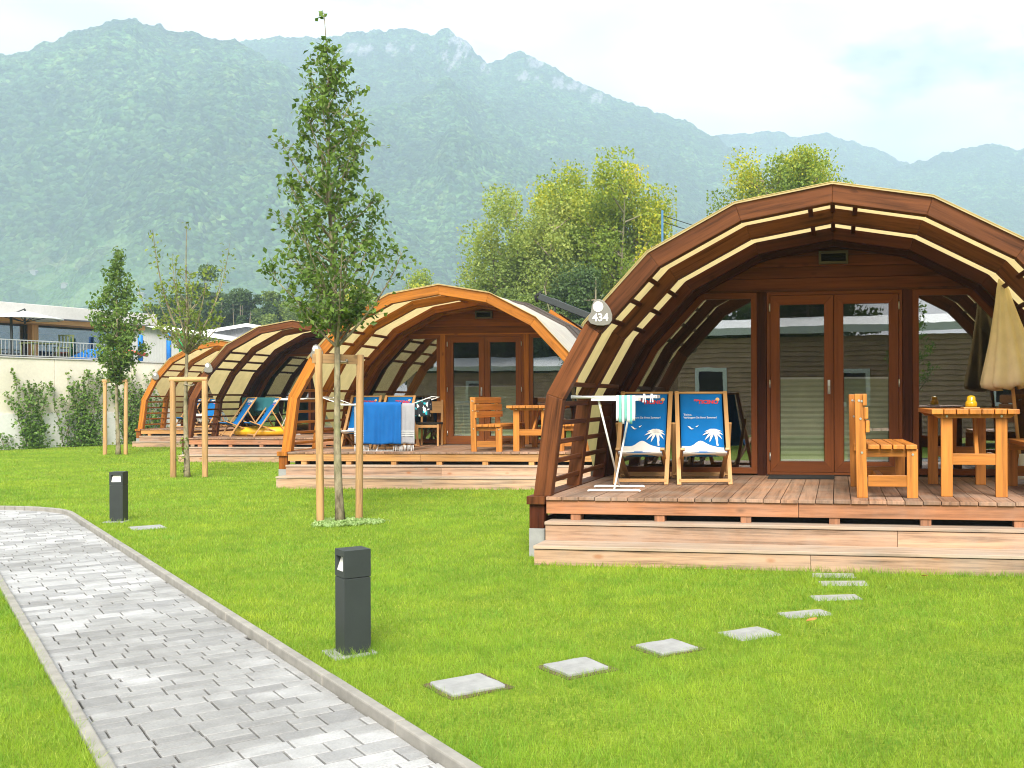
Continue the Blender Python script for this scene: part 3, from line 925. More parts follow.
    mb = MB(); Q = [at(s_) for s_ in [1.64] + [s for s in S if 1.66 < s < 2 * half - 1.66] + [2 * half - 1.64]]
    mb.tube([(x, .0, DZ + z + .0) for x, z in Q], .006, 6); obj('canopy_hem', mb, 'canvas', can)
    # --- body: insulated arch shell with a dark membrane, end walls
    mb = MB(); arch_prism(mb, up(offs(POLY, -.055)), up(offs(POLY, .02)), 2.42, 7.6)
    rf = obj('roof', mb, 'roof', t, .01)
    mb = MB(); arch_prism(mb, up(offs(POLY, -.085)), up(offs(POLY, -.0555)), 2.62, 2.80); arch_prism(mb, up(offs(POLY, -.075)), up(offs(POLY, -.0555)), 3.4, 3.5)
    obj('roof_edge_trim', mb, 'roof', rf, .006)
    mb = MB()
    for sx_ in (-1, 1): x0, x1 = sorted((sx_ * 2.64, sx_ * 2.73)); mb.bx(x0, x1, 2.52, 7.58, .25, DZ - .002)
    obj('side_wall', mb, dark, t)
    mb = MB(); mb.prism(up(offs(POLY, .021)), 7.4, 7.46); obj('back_wall', mb, dark, t)
    mb = MB(); mb.bx(-2.55, 2.55, WY + .08, 7.39, DZ - .06, DZ - .01); obj('floor', mb, 'interior', t)
    mb = MB(); mb.prism(up(offs(POLY, .06)), 5.0, 5.05); obj('partition', mb, 'interior', t)
    # --- front wall
    inner = offs(POLY, .145)
    TOPZ = 2.12
    mb = MB(); z = TOPZ + .005
    def hw(z):
        for (x0, z0), (x1, z1) in zip(inner[:5], inner[1:6]):
            if z0 <= z <= z1: return -(x0 + (x1 - x0) * (z - z0) / (z1 - z0))
        return .02
    while z < 2.58:
        z1 = min(z + .125, inner[5][1] - .004); a, b = hw(z) + .05, hw(z1 - .002) + .05
        y = WY + .006
        mb.hexa([(-a, y - .012, DZ + z), (a, y - .012, DZ + z), (a, y + .03, DZ + z), (-a, y + .03, DZ + z),
                 (-b, y + .004, DZ + z1), (b, y + .004, DZ + z1), (b, y + .03, DZ + z1), (-b, y + .03, DZ + z1)], V((1, 0, 0)))
        z = z1 + .004 if z1 < inner[5][1] - .01 else 9
    obj('cladding', mb, C['clad'], t)
    mb = MB(); mb.bx(-1.75, 1.75, WY - .016, WY + .05, DZ + TOPZ - .02, DZ + TOPZ + .004); obj('lintel', mb, body, t, .003)
    for sx_ in (-1, 1):
        x0, x1 = sorted((sx_ * .762, sx_ * .865))
        mb = MB(); mb.bx(x0, x1, WY - .02, WY + .06, DZ + .001, DZ + TOPZ - .021); obj('post', mb, body if C['light'] else dark, t, .004)
        ip = [(x * -sx_, z) for x, z in offs(POLY, .15)[:6]]
        def xin(z):
            for (xa, za), (xb, zb) in zip(ip, ip[1:]):
                if za <= z <= zb: return xa + (xb - xa) * (z - za) / (zb - za)
        top = TOPZ - .022
        out = [(xin(.02), .02)] + [p for p in ip[1:] if .03 < p[1] < top - .02] + [(xin(top), top), (sx_ * .868, top), (sx_ * .868, .02)]
        inn = closed_offs(out, .07)
        mb = MB(); frame_poly(mb, up(out), up(inn), WY - .004, WY + .06)
        wf = obj('window', mb, door, t, .003)
        mb = MB(); mb.prism(up(closed_offs(out, .065)), WY + .028, WY + .036); obj('pane', mb, 'glass', wf)
    # door: outer frame, two glazed leaves
    mb = MB(); o_ = [(-.758, .012), (.758, .012), (.758, TOPZ - .022), (-.758, TOPZ - .022)]
    frame_poly(mb, up(o_), up(closed_offs(o_, [.03, .04, .04, .04])), WY - .012, WY + .06)
    df = obj('door_frame', mb, door, t, .003)
    for sx_ in (-1, 1):
        x0, x1 = (-.715, -.003) if sx_ < 0 else (.003, .715)
        o_ = [(x0, .044), (x1, .044), (x1, TOPZ - .066), (x0, TOPZ - .066)]
        i_ = closed_offs(o_, [.12, .105, .105, .105])
        mb = MB(); frame_poly(mb, up(o_), up(i_), WY - .020, WY + .045)
        lf = obj('door', mb, door, t, .004)
        g_ = closed_offs(o_, [.115, .10, .10, .10])
        mb = MB(); mb.prism(up(g_), WY + .012, WY + .02); obj('pane', mb, 'glass_door', lf)
        xa, xb = g_[0][0] + .012, g_[1][0] - .012
        mb = MB(); zb_, zt_ = g_[0][1] + .03, 1.10; nz = 30; P_ = []
        for k in range(nz + 1):
            z = DZ + zb_ + (zt_ - zb_) * k / nz; P_ += [(xa, WY + .034 + (.012 if k % 2 else 0), z), (xb, WY + .034 + (.012 if k % 2 else 0), z)]
        mb.grid(P_, nz + 1, 2, False); bl = obj('blind', mb, 'blind', lf)
        mb = MB(); mb.bx(xa, xb, WY + .026, WY + .05, DZ + zt_, DZ + zt_ + .022); mb.bx(xa, xb, WY + .026, WY + .05, DZ + zb_ - .02, DZ + zb_); obj('blind_rail', mb, 'white', bl)
        for z in (.22, 1.05, 1.92):
            mb = MB(); xx = sx_ * .722; mb.tube([(xx, WY - .026, DZ + z - .045), (xx, WY - .026, DZ + z + .045)], .009, 8); obj('hinge', mb, 'metal', lf)
        if sx_ < 0:
            mb = MB(); xx = -.055; mb.bx(xx - .014, xx + .014, WY - .028, WY - .021, DZ + .93, DZ + 1.09)
            mb.tube([(xx, WY - .028, DZ + 1.02), (xx, WY - .06, DZ + 1.02)], .008, 8); mb.tube([(xx, WY - .06, DZ + 1.024), (xx, WY - .062, DZ + .93)], .008, 8)
            obj('handle', mb, 'metal', lf)
    mb = MB(); mb.bx(-.77, .77, WY - .03, WY + .06, DZ + .001, DZ + .011); obj('threshold', mb, 'black', t)
    # vent grille over the door
    mb = MB(); o_ = [(-.165, 2.40), (.165, 2.40), (.165, 2.545), (-.165, 2.545)]; frame_poly(mb, up(o_), up(closed_offs(o_, .028)), WY - .07, WY - .012)
    vg = obj('vent_grille', mb, 'olive', t, .003)
    mb = MB()
    for k in range(4): mb.box((0, WY - .04, DZ + 2.438 + k * .026), (.27, .03, .004), Matrix.Rotation(R(35), 3, 'X'))
    mb.bx(-.137, .137, WY - .02, WY - .014, DZ + 2.428, DZ + 2.517); obj('louvre', mb, 'black', vg)
    # number plate on the left of the front rib
    cx, cz = -2.06, DZ + 1.665
    out = []
    for x, z in ((-.01, .115), (-.055, .10), (-.075, .055), (-.082, .0), (-.105, -.04), (-.108, -.075), (-.085, -.105), (-.03, -.122), (.03, -.125), (.085, -.115), (.11, -.08), (.112, -.03), (.095, .02), (.065, .065), (.03, .10)):
        out.append((cx + x, cz + z))
    mb = MB(); mb.prism(out, -.024, -.006); pl = obj('number_plate', mb, 'plate', t, .003)
    mb = MB(); P_ = [(cx - .015 + .047 * math.cos(a), cz + .045 + .047 * math.sin(a)) for a in np.linspace(0, 2 * PI, 25)[:-1]]
    mb.prism(P_, -.0285, -.0245); obj('plate_disc', mb, 'white', pl)
    if number:
        me = text_mesh(number, .098, .001, bold=.002)
        o = obj('number', me, 'white', pl); o.location = (cx + .005, -.0265, cz - .055); o.rotation_euler = (R(90), 0, 0)
    if roof_window:
        # tilted roof window standing open on the right slope
        A = V((.74, 0, DZ + 2.82)); B = V((2.20, 0, DZ + 2.24)); d = (B - A).normalized(); nrm = V((-d.z, 0, d.x)); nrm = nrm if nrm.z > 0 else -nrm
        y0, y1 = 3.9, 4.9; A2 = A + nrm * .06; B2 = B + nrm * .06
        mb = MB()
        mb.hexa([A2 + V((0, y0, 0)), B2 + V((0, y0, 0)), B2 + V((0, y1, 0)), A2 + V((0, y1, 0)),
                 A2 + nrm * .13 + V((0, y0, 0)), B2 + nrm * .13 + V((0, y0, 0)), B2 + nrm * .13 + V((0, y1, 0)), A2 + nrm * .13 + V((0, y1, 0))])
        rw = obj('roof_window', mb, 'bollard', t, .008)
        mb = MB(); A3 = A2 + nrm * .133; B3 = B2 + nrm * .133; e = d * .06
        mb.hexa([A3 + e + V((0, y0 + .06, 0)), B3 - e + V((0, y0 + .06, 0)), B3 - e + V((0, y1 - .06, 0)), A3 + e + V((0, y1 - .06, 0)),
                 A3 + e + nrm * .012 + V((0, y0 + .06, 0)), B3 - e + nrm * .012 + V((0, y0 + .06, 0)), B3 - e + nrm * .012 + V((0, y1 - .06, 0)), A3 + e + nrm * .012 + V((0, y1 - .06, 0))])
        obj('pane', mb, 'glass_dark', rw)
        A4 = V((1.0, 0, DZ + 2.62)); B4 = V((2.05, 0, DZ + 1.92))
        for yy in (y0 + .05, y1 - .05):
            mb = MB(); mb.beam(A4 + V((0, yy, 0)), B4 + V((0, yy, 0)), .07, .12, nrm); obj('kerb_frame', mb, 'orange', rw)
        for xx, zz in ((1.1, 2.55), (1.9, 2.03)):
            mb = MB(); mb.beam((xx, y0 + .05, DZ + zz), (xx + .02, y0 + .05, DZ + zz + .30), .04, .04); obj('strut', mb, 'bollard', rw)
        mb = MB(); mb.tube([A2 + V((-.02, y0 + .1, -.05)), A2 + V((-.06, y0 + .1, .07)), A2 + nrm * .16 + V((0, y0 + .12, 0))], .035, 8); obj('vent_pipe', mb, 'black', rw)
    return t
CB = dict(body=M['brown'], dark=M['brown_dark'], door=M['door_brown'], fascia=M['fascia'], clad=M['brown_clad'], light=False)
CO = dict(body=M['orange'], dark=M['orange_dark'], door=M['door_orange'], fascia=M['fascia_orange'], clad=M['orange_dark'], light=True)
c1 = make_cabin('timber_cabin', 'brown arched cabin numbered 434, large at the right with the full front in view', CB, '434')
c2 = make_cabin('timber_cabin', 'orange stained arched cabin with blue towels on its deck, behind the middle tree', CO, None, True)
(o1, y1_), (o2, y2_), (o3, y3_), (o4, y4_) = CAB
c1.location = (*o1, 0); c1.rotation_euler = (0, 0, R(y1_))
c2.location = (*o2, .025); c2.rotation_euler = (0, 0, R(y2_))
def dup_plain(o, loc, rz, label, skip):
    def rec(q, par):
        if q.name.split('.')[0] in skip: return None
        c = q.copy(); link(c, par)
        for ch in list(q.children): rec(ch, c)
        return c
    c = rec(o, None); c.location = loc; c.rotation_euler = (0, 0, rz); c['label'] = label; return c
c3 = dup_plain(c1, (*o3, 0), R(y3_), 'dark brown arched cabin between two orange ones, teal towels on its deck', ('number',))
c4 = dup_plain(c2, (*o4, 0), R(y4_), 'small far orange arched cabin at the end of the row next to the climber wall', ('roof_window',))
def CW(i, lx, ly, z=DZ):
    (ox, oy), yw = CAB[i]; th = R(yw)
    return (ox + lx * math.cos(th) - ly * math.sin(th), oy + lx * math.sin(th) + ly * math.cos(th), z)
def CR(i, a=0): return R(CAB[i][1] + a)

# ================================================================== FURNITURE
def screws(mb, pts, r=.011):
    for x, y, z, ax in pts:
        d = V((0, -.006, 0)) if ax == 'y' else V((.006 * (1 if ax == 'x' else -1), 0, 0))
        mb.tube([(x, y, z), V((x, y, z)) + d], r, 8)

def make_bench(label, group):
    """two-seat wooden garden bench, facing +x, long side along y; base centre at the origin"""
    t = thing('garden_bench', label, 'bench', (0, 0, 0), 0, group)
    Lh = .62
    for sy in (-1, 1):
        y = sy * (Lh - .05); w = .022
        mb = MB(); mb.hexa([(-.245, y - w, 0), (-.15, y - w, 0), (-.15, y + w, 0), (-.245, y + w, 0), (-.262, y - w, .92), (-.178, y - w, .92), (-.178, y + w, .92), (-.262, y + w, .92)], (0, 0, 1))
        obj('rear_post', mb, 'furn', t, .004)
        mb = MB(); mb.bx(.19, .285, y - w, y + w, 0, .43); obj('front_leg', mb, 'furn', t, .004)
        mb = MB(); mb.bx(-.147, .188, y - w + .002, y + w - .002, .10, .20); obj('stretcher', mb, 'furn', t, .004)
        mb = MB(); yi = y - sy * .046; mb.bx(-.215, .27, yi - .02, yi + .02, .36, .43); obj('seat_rail', mb, 'furn', t, .004)
        mb = MB(); yy = y - w if sy < 0 else y - w
        screws(mb, [(-.20, y - w, .40, 'y'), (.24, y - w, .385, 'y'), (-.212, y - w, .70, 'y'), (-.225, y - w, .86, 'y'), (-.200, y - w, .855, 'y')]); obj('bolt', mb, 'metal', t)
    mb = MB(); mb.bx(-.03, .03, -Lh + .08, Lh - .08, .12, .165); obj('long_stretcher', mb, 'furn', t, .004)
    for k in range(4):
        x = -.098 + k * .108
        mb = MB(); mb.bx(x - .049, x + .049, -Lh, Lh, .432, .472); obj('seat_slat', mb, 'furn', t, .005)
    for k in range(3):
        z0 = .58 + k * .118; x = -.168 - .012 * k
        mb = MB(); mb.bx(x, x + .034, -Lh, Lh, z0, z0 + .104); obj('back_slat', mb, 'furn', t, .005)
    return t

def make_table(label, group):
    t = thing('garden_table', label, 'table', (0, 0, 0), 0, group)
    L = .78
    for k in range(7):
        x = -.324 + k * .108
        mb = MB(); mb.bx(x - .050, x + .050, -L, L, .737, .780); obj('top_slat', mb, 'furn', t, .005)
    for sy in (-1, 1):
        y = sy * .66; w = .024
        for sx_ in (-1, 1):
            mb = MB(); x = sx_ * .235; mb.bx(x - .05, x + .05, y - w, y + w, 0, .699); obj('leg', mb, 'furn', t, .004)
        mb = MB(); mb.hexa([(-.31, y - w, .70), (.31, y - w, .70), (.31, y + w, .70), (-.31, y + w, .70), (-.36, y - w, .736), (.36, y - w, .736), (.36, y + w, .736), (-.36, y + w, .736)], (1, 0, 0)); obj('cross_rail', mb, 'furn', t, .003)
        mb = MB(); mb.bx(-.184, .184, y - w + .002, y + w - .002, .285, .385); obj('stretcher', mb, 'furn', t, .004)
        mb = MB(); mb.beam((-.03 * sy, y - sy * .05, .33), (-.06 * sy, y - sy * .42, .734), .07, .035, (1, 0, 0)); obj('brace', mb, 'furn', t, .003)
        mb = MB(); screws(mb, [(-.235, y - w, .717, 'y'), (.235, y - w, .717, 'y')]); obj('bolt', mb, 'metal', t)
    return t

# ---- deckchairs
SL_PTS = [(.655, .94), (.655 - .11, .73), (.36, .44), (.27, .335), (.16, .292), (.06, .300), (-.035, .348), (-.062, .338), (-.04, .318)]
def sling_curve(n=40):
    P = [V((a, b)) for a, b in SL_PTS]; out = []
    ext = [2 * P[0] - P[1]] + P + [2 * P[-1] - P[-2]]
    for i in range(1, len(ext) - 2):
        p0, p1, p2, p3 = ext[i - 1:i + 3]
        for k in range(8):
            s = k / 8
            out.append(.5 * (2 * p1 + (p2 - p0) * s + (2 * p0 - 5 * p1 + 4 * p2 - p3) * s * s + (3 * p1 - p0 - 3 * p2 + p3) * s ** 3))
    out.append(P[-1]); L = [0]
    for a, b in zip(out, out[1:]): L.append(L[-1] + (b - a).length)
    return out, L
SC, SLN = sling_curve()
def sling_at(x, s, lift=0.0):
    """point on the sling: x across, s metres down from the top bar"""
    s = max(0, min(SLN[-1], s))
    for k in range(len(SC) - 1):
        if s <= SLN[k + 1]:
            f = (s - SLN[k]) / max(1e-9, SLN[k + 1] - SLN[k]); p = SC[k].lerp(SC[k + 1], f); d = (SC[k + 1] - SC[k]).normalized()
            n = V((d.y, -d.x))      # towards the sitter
            if n.x > 0: n = -n
            if d.x > .0 and d.y > 0: n = V((0, 1))
            p = p + n * lift
            return (x, p.x, p.y)
    return (x, SC[-1].x, SC[-1].y)
SWID = .450
def sling_decal(name, me, mat, parent, lift=.0035):
    for v in me.vertices:
        v.co = sling_at(v.co.x, -v.co.y, lift)
    me.update(); me.materials.clear(); return obj(name, me, mat, parent)
def flat_mesh(polys):
    me = bpy.data.meshes.new('d'); vs = []; fs = []
    for p in polys:
        tr = tessellate_polygon([[V((x, y, 0)) for x, y in p]]); b = len(vs); vs += [(x, y, 0) for x, y in p]
        fs += [[b + i for i in t] for t in tr]
    me.from_pydata(vs, [], fs); me.update(); return me
def strip_mesh(f0, f1, x0, x1, n=16, m=14):
    """area between y=f0(x) and y=f1(x)"""
    vs = []; fs = []
    for i in range(n + 1):
        x = x0 + (x1 - x0) * i / n
        for j in range(m + 1): vs.append((x, f0(x) + (f1(x) - f0(x)) * j / m, 0))
    for i in range(n):
        for j in range(m): a = i * (m + 1) + j; fs.append((a, a + m + 1, a + m + 2, a + 1))
    me = bpy.data.meshes.new('d'); me.from_pydata(vs, [], fs); me.update(); return me
def tmesh(txt, size, x, y, align='CENTER', shear=0, bold=0.0, sx=1.0):
    me = text_mesh(txt, size, 0, align, shear, bold)
    for v in me.vertices: v.co = (v.co.x * sx + x, v.co.y + y, 0)
    return me

def make_deckchair(label, group, style):
    t = thing('deckchair', label, 'deckchair', (0, 0, 0), 0, group)
    W = .262; r = .016
    for sx_ in (-1, 1):
        mb = MB(); x = sx_ * W; mb.beam((x, 0, 0), (x, .665, .958), .026, .045, (1, 0, 0)); obj('back_rail', mb, 'chairwood', t, .004)
        mb = MB(); x = sx_ * (W - .034); mb.beam((x, -.075, .375), (x, .80, .012), .026, .045, (1, 0, 0)); obj('seat_rail', mb, 'chairwood', t, .004)
        mb = MB(); x = sx_ * (W + .032); mb.beam((x, .43, .625), (x, .80, .02), .024, .040, (1, 0, 0)); obj('prop', mb, 'chairwood', t, .004)
    mb = MB(); mb.beam((-W, .018, .045), (W, .018, .045), .03, .035); obj('front_bar', mb, 'chairwood', t, .004)
    mb = MB(); mb.tube([(-W - .02, .655, .945), (W + .02, .655, .945)], .014, 8); obj('top_bar', mb, 'chairwood', t)
    mb = MB(); mb.beam((-W, .72, .05), (W, .72, .05), .025, .035); obj('rear_bar', mb, 'chairwood', t, .004)
    mb = MB(); mb.beam((-W - .04, .775, .06), (W + .04, .775, .06), .025, .035); obj('prop_bar', mb, 'chairwood', t, .004)
    mb = MB(); P = []; n = 9
    for k, p in enumerate(SC):
        for j in range(n):
            f = j / (n - 1) * 2 - 1; sag = .018 * (1 - f * f) * math.sin(PI * min(1, SLN[k] / SLN[-1]))
            P.append((f * SWID / 2, p.x + sag * .4, p.y - sag * .6))
    mb.grid(P, len(SC), n)
    sl_ = obj('sling', mb, 'sling', t, 0, .003)
    hw_ = SWID / 2 - .003
    if style == 'palm':
        # sand hill: white from the hill line down over the seat
        hill = lambda x: -.665 + .085 * math.exp(-((x + .03) / .075) ** 2) + .012 * math.sin(x * 22)
        sling_decal('sand_print', strip_mesh(lambda x: -SLN[-1], hill, -hw_, hw_, 20, 30), 'sand', sl_, .004)
        pol = []
        cx, cy = .125, -.475
        for a0, ln in ((175, .125), (150, .115), (125, .10), (95, .09), (65, .09), (35, .10), (8, .095), (205, .11), (235, .09), (-25, .09), (-60, .075)):
            a = R(a0); c_, s_ = math.cos(a), math.sin(a); up_ = []; dn = []
            for k in range(7):
                f = k / 6; rr = ln * f; droop = -.055 * f * f
                px, py = cx + rr * c_, cy + rr * s_ + droop; wd = .013 * math.sin(PI * min(1, f * .9 + .08))
                up_.append((px - s_ * wd, py + c_ * wd)); dn.append((px + s_ * wd, py - c_ * wd))
            pol.append([(min(hw_, x), y) for x, y in up_ + dn[::-1]])
        pol.append([(cx - .008, cy), (cx + .008, cy), (cx + .03, cy - .1), (cx + .042, cy - .175), (cx + .022, cy - .175), (cx + .014, cy - .1)])
        sling_decal('palm_print', flat_mesh(pol), 'sand', sl_, .005)
        b1 = [(-.155, -.40), (-.125, -.412), (-.11, -.432), (-.085, -.437), (-.115, -.444), (-.133, -.43)]
        b2 = [(-.07, -.405), (-.052, -.402), (-.035, -.39), (-.045, -.408), (-.058, -.418)]
        sling_decal('bird_print', flat_mesh([b1, b2]), 'sand', sl_)
        sling_decal('red_lettering', tmesh('TICINO', .062, .075, -.108, 'CENTER', .0, .003, 1.05), 'red', sl_)
        sling_decal('red_lettering', tmesh('my', .038, -.055, -.082, 'CENTER', .2, .002), 'red', sl_)
        sling_decal('sun_print', flat_mesh([[(.178 + .021 * math.cos(a), -.075 + .021 * math.sin(a)) for a in np.linspace(0, 2 * PI, 19)[:-1]]]), 'sun', sl_)
        sling_decal('small_lettering', tmesh('Ticino,', .034, -.195, -.262, 'LEFT'), 'sand', sl_)
        sling_decal('small_lettering', tmesh('Verlängern Sie Ihren Sommer!', .034, -.195, -.298, 'LEFT', 0, 0, .86), 'sand', sl_)
    else:
        sling_decal('white_lettering', tmesh('TICINO', .098, 0, -.09, 'CENTER', .25, .006, .98), 'sand', sl_)
        sling_decal('pink_lettering', flat_mesh([[(-.03, -.165), (.10, -.165), (.10, -.185), (-.03, -.185)]]), 'pink', sl_)
    return t

# ---- cabin 434
GB, GT, GD = 'wooden garden benches on the decks', 'wooden garden tables on the decks', 'blue deckchairs on the decks'
b = make_bench('wooden bench standing side-on before the glazed door of the brown cabin 434', GB)
b.location = CW(0, .43, .83); b.rotation_euler = (0, 0, CR(0, 2))
b2_ = dup(b, CW(0, 2.00, 1.10), CR(0, 180), 'wooden bench cut by the right picture edge, under the closed parasol')
tb = make_table('wooden slatted table on the deck of cabin 434 carrying the yellow candle lantern', GT)
tb.location = CW(0, 1.235, 1.12); tb.rotation_euler = (0, 0, CR(0))
d1 = make_deckchair('blue palm-print deckchair half hidden by the white drying rack and striped towel', GD, 'palm')
d1.location = CW(0, -1.955, 1.32); d1.rotation_euler = (0, 0, CR(0, 5))
d2 = dup(d1, CW(0, -1.30, 1.38), CR(0, 11), 'blue palm-print deckchair fully in view in front of the left window of cabin 434')

# candle lantern
t = thing('candle_lantern', 'small yellow glass candle lantern on a wooden coaster on the table', 'lantern', CW(0, 1.275, .95, DZ + .781), 0)
mb = MB(); mb.lathe([(0, .0), (.05, .0), (.055, .01), (.055, .036), (.048, .050), (.041, .056), (.040, .085), (.031, .101), (.012, .107), (0, .108)], (0, 0, .016), 16); obj('glass_body', mb, 'amber', t)
mb = MB(); mb.box((-.01, 0, .007), (.15, .11, .014)); obj('coaster', mb, 'chairwood', t, .002)

# door mat
mb = MB(); mb.box((0, 0, .008), (.72, .42, .016)); o = obj('door_mat', mb, 'mat', None, .004); o.location = CW(0, -.36, 2.46, DZ + .002); o.rotation_euler = (0, 0, CR(0))
tag(o, 'black rubber door mat lying before the left leaf of the door of cabin 434', 'door mat')

# closed parasol leaning by the right window
t = thing('closed_parasol', 'folded cream parasol leaning behind the right-hand garden table', 'parasol', CW(0, 1.92, 2.05), CR(0))
ax = V((-.20, .0, 2.14))
L_ = ax.length; axn = ax.normalized(); rot = V((0, 0, 1)).rotation_difference(axn).to_matrix()
mb = MB(); mb.tube([V((0, 0, .05)), ax * .98], .019, 10); obj('pole', mb, 'spruce', t)
def cloth(prof, n=64, folds=9):
    P = []
    for k in range(n + 1):
        a = 2 * PI * k / n
        for i, (r_, z_) in enumerate(prof):
            f = i / (len(prof) - 1)
            rr = r_ * (1 + .20 * f ** .6 * math.cos(folds * a + 1.3 * f) + .08 * f * math.sin(3 * a + 2) + .06 * f * math.cos(5 * a - 1))
            zz = z_ + (.018 * math.cos(folds * a + 1.3) * (f > .9)) * f
            P.append(tuple(rot @ V((rr * math.cos(a), rr * math.sin(a), zz))))
    mb = MB(); mb.grid(P, n + 1, len(prof)); return mb
prof = [(.012, L_), (.03, L_ - .03), (.055, L_ - .12), (.085, L_ - .28), (.125, L_ - .46), (.17, L_ - .66), (.225, L_ - .86), (.27, L_ - 1.02), (.285, L_ - 1.09), (.275, L_ - 1.13), (.235, L_ - 1.16), (.15, L_ - 1.165)]
obj('canopy', cloth(prof), 'umbrella', t, 0, .004)
mb = MB(); mb.lathe([(0, 0), (.2, 0), (.2, .05), (.17, .075), (.045, .09), (.035, .30), (.03, .30), (0, .3)], (0, 0, 0), 20); obj('base', mb, 'white', t)

# drying rack of cabin 434
def make_rack(label, group, w=.50, topw=.78, depth=.46, h=.90):
    t = thing('drying_rack', label, 'drying rack', (0, 0, 0), 0, group); r = .009
    for sy in (-1, 1):
        mb = MB(); y = sy * depth / 2; mb.tube([(-w / 2, y, .012), (-w / 2 + .02, y, .02), (w / 2 - .02, y, .02), (w / 2, y, .012)], .011, 8); obj('foot', mb, 'white_metal', t)
        mb = MB(); mb.tube([(0, y, .02), (-.15 if sy > 0 else .13, -y * .9, h - .02)], .010, 8); obj('leg', mb, 'white_metal', t)
    mb = MB(); a, b = topw / 2, depth / 2
    pts = [(-a, -b, h), (a, -b, h), (a, b, h), (-a, b, h), (-a, -b, h)]
    for p, q in zip(pts, pts[1:]): mb.tube([p, q], .013, 8)
    for k in range(9): y = -b + (k + 1) * 2 * b / 10; mb.tube([(-a, y, h), (a, y, h)], .0045, 6)
    for y in (-b, 0, b): mb.box((0, y, h - .024), (topw * .55, .018, .022))
    for x in (-a, a): mb.box((x, 0, h + .004), (.035, depth, .03))
    obj('top_frame', mb, 'white_metal', t)
    return t
RK = 'white drying racks on the decks'
rk = make_rack('white wire drying rack with thin crossed legs on the deck corner of cabin 434', RK)
rk.location = CW(0, -2.07, .70); rk.rotation_euler = (0, 0, CR(0, 6))
mb = MB(); P = []
def draped(wd, front, back, gap=.05, nf=13, nl=26, fold=.018, seed=1, flare=0):
    """cloth hung over a bar along x at z=0; front hangs on -y"""
    rnd = random.Random(seed); ph = [rnd.uniform(0, 6) for _ in range(4)]; P = []
    Ltot = front + back
    for i in range(nl + 1):
        s = -front + Ltot * i / nl
        for j in range(nf + 1):
            u = j / nf - .5; dn = abs(s)
            f = fold * min(1, dn / .25) * (math.sin(u * 19 + ph[0]) + .6 * math.sin(u * 34 + ph[1] + dn * 2) + .5 * math.sin(u * 8 + dn * 5 + ph[2]))
            y = (-gap if s < 0 else gap) * min(1, dn / .05) + f
            P.append((u * wd * (1 + flare * dn), y, .012 - max(0, dn - .02) + .012 * math.sin(u * 9 + ph[3]) * min(1, dn)))
    mb = MB(); mb.grid(P, nl + 1, nf + 1); return mb
t = thing('striped_towel', 'small white and mint striped towel hung over the front of the near drying rack', 'towel', CW(0, -1.93, .47, DZ + .905), CR(0, 6))
for k, mt in enumerate(('towel_white', 'mint', 'towel_white', 'mint', 'towel_white', 'mint', 'towel_white')):
    dmb = draped(.026, .26 + .015 * (k % 3), .20, .014, 3, 12, .006, k + 3)
    oo = obj('stripe', dmb, mt, t, 0, .002); oo.location = ((k - 3) * .0255, 0, 0)
for k, x in enumerate((.05, .12)):
    t = thing('clothes_peg', ('white clothes peg on the drying rack end beside the striped towel', 'outermost white clothes peg at the tip of the near drying rack')[k], 'clothes peg', CW(0, -1.80 + x, .46, DZ + .91), CR(0, 20 * k))
    for q in (-1, 1):
        mb = MB(); mb.beam((q * .004, 0, .02), (q * .012, 0, -.06), .01, .009); obj('jaw', mb, 'white', t)

# ---- second cabin
b3 = dup(b, CW(1, .80, .72), CR(1, -5), 'wooden bench on the orange cabin deck, just left of the table there')
t2 = dup(tb, CW(1, 1.47, .95), CR(1), 'wooden table on the orange cabin deck, partly behind the brown rib')
b4 = dup(b, CW(1, 2.2, 1.0), CR(1, 180), 'wooden bench behind the table of the orange cabin, nearly hidden by the brown rib')
d3 = dup(d1, CW(1, -1.82, .95), CR(1, 4), 'deckchair on the orange cabin deck mostly hidden behind the blue and grey towels')
d4 = dup(d1, CW(1, -1.23, 1.0), CR(1, 2), 'deckchair behind the right side of the grey fringed towel on the orange deck')
rk2 = make_rack('wide drying rack with raised wings carrying blue and grey towels on the orange deck', RK, .6, 1.15, .5, .80)
rk2.location = CW(1, -1.17, .52); rk2.rotation_euler = (0, 0, CR(1, 3))
mb = MB()
for s_ in (-1, 1):
    x0 = s_ * .575
    q = [(x0, -.25, .80), (x0 + s_ * .36, -.25, .93), (x0 + s_ * .36, .25, .93), (x0, .25, .80)]
    for p_, q_ in zip(q, q[1:]): mb.tube([p_, q_], .008, 6)
    for k in range(4): f = (k + 1) / 5; mb.tube([(x0 + s_ * .36 * f, -.25, .80 + .13 * f), (x0 + s_ * .36 * f, .25, .80 + .13 * f)], .004, 5)
obj('wing', mb, 'white_metal', rk2)
tw = obj('blue_towel', draped(.64, .72, .55, .03, 30, 40, .016, 5), 'towel_blue', None, 0, .006)
tw.location = CW(1, -1.03, .235, DZ + .83); tw.rotation_euler = (0, 0, CR(1, 3)); tag(tw, 'bright blue towel hanging over the front bar of the rack on the orange deck', 'towel')
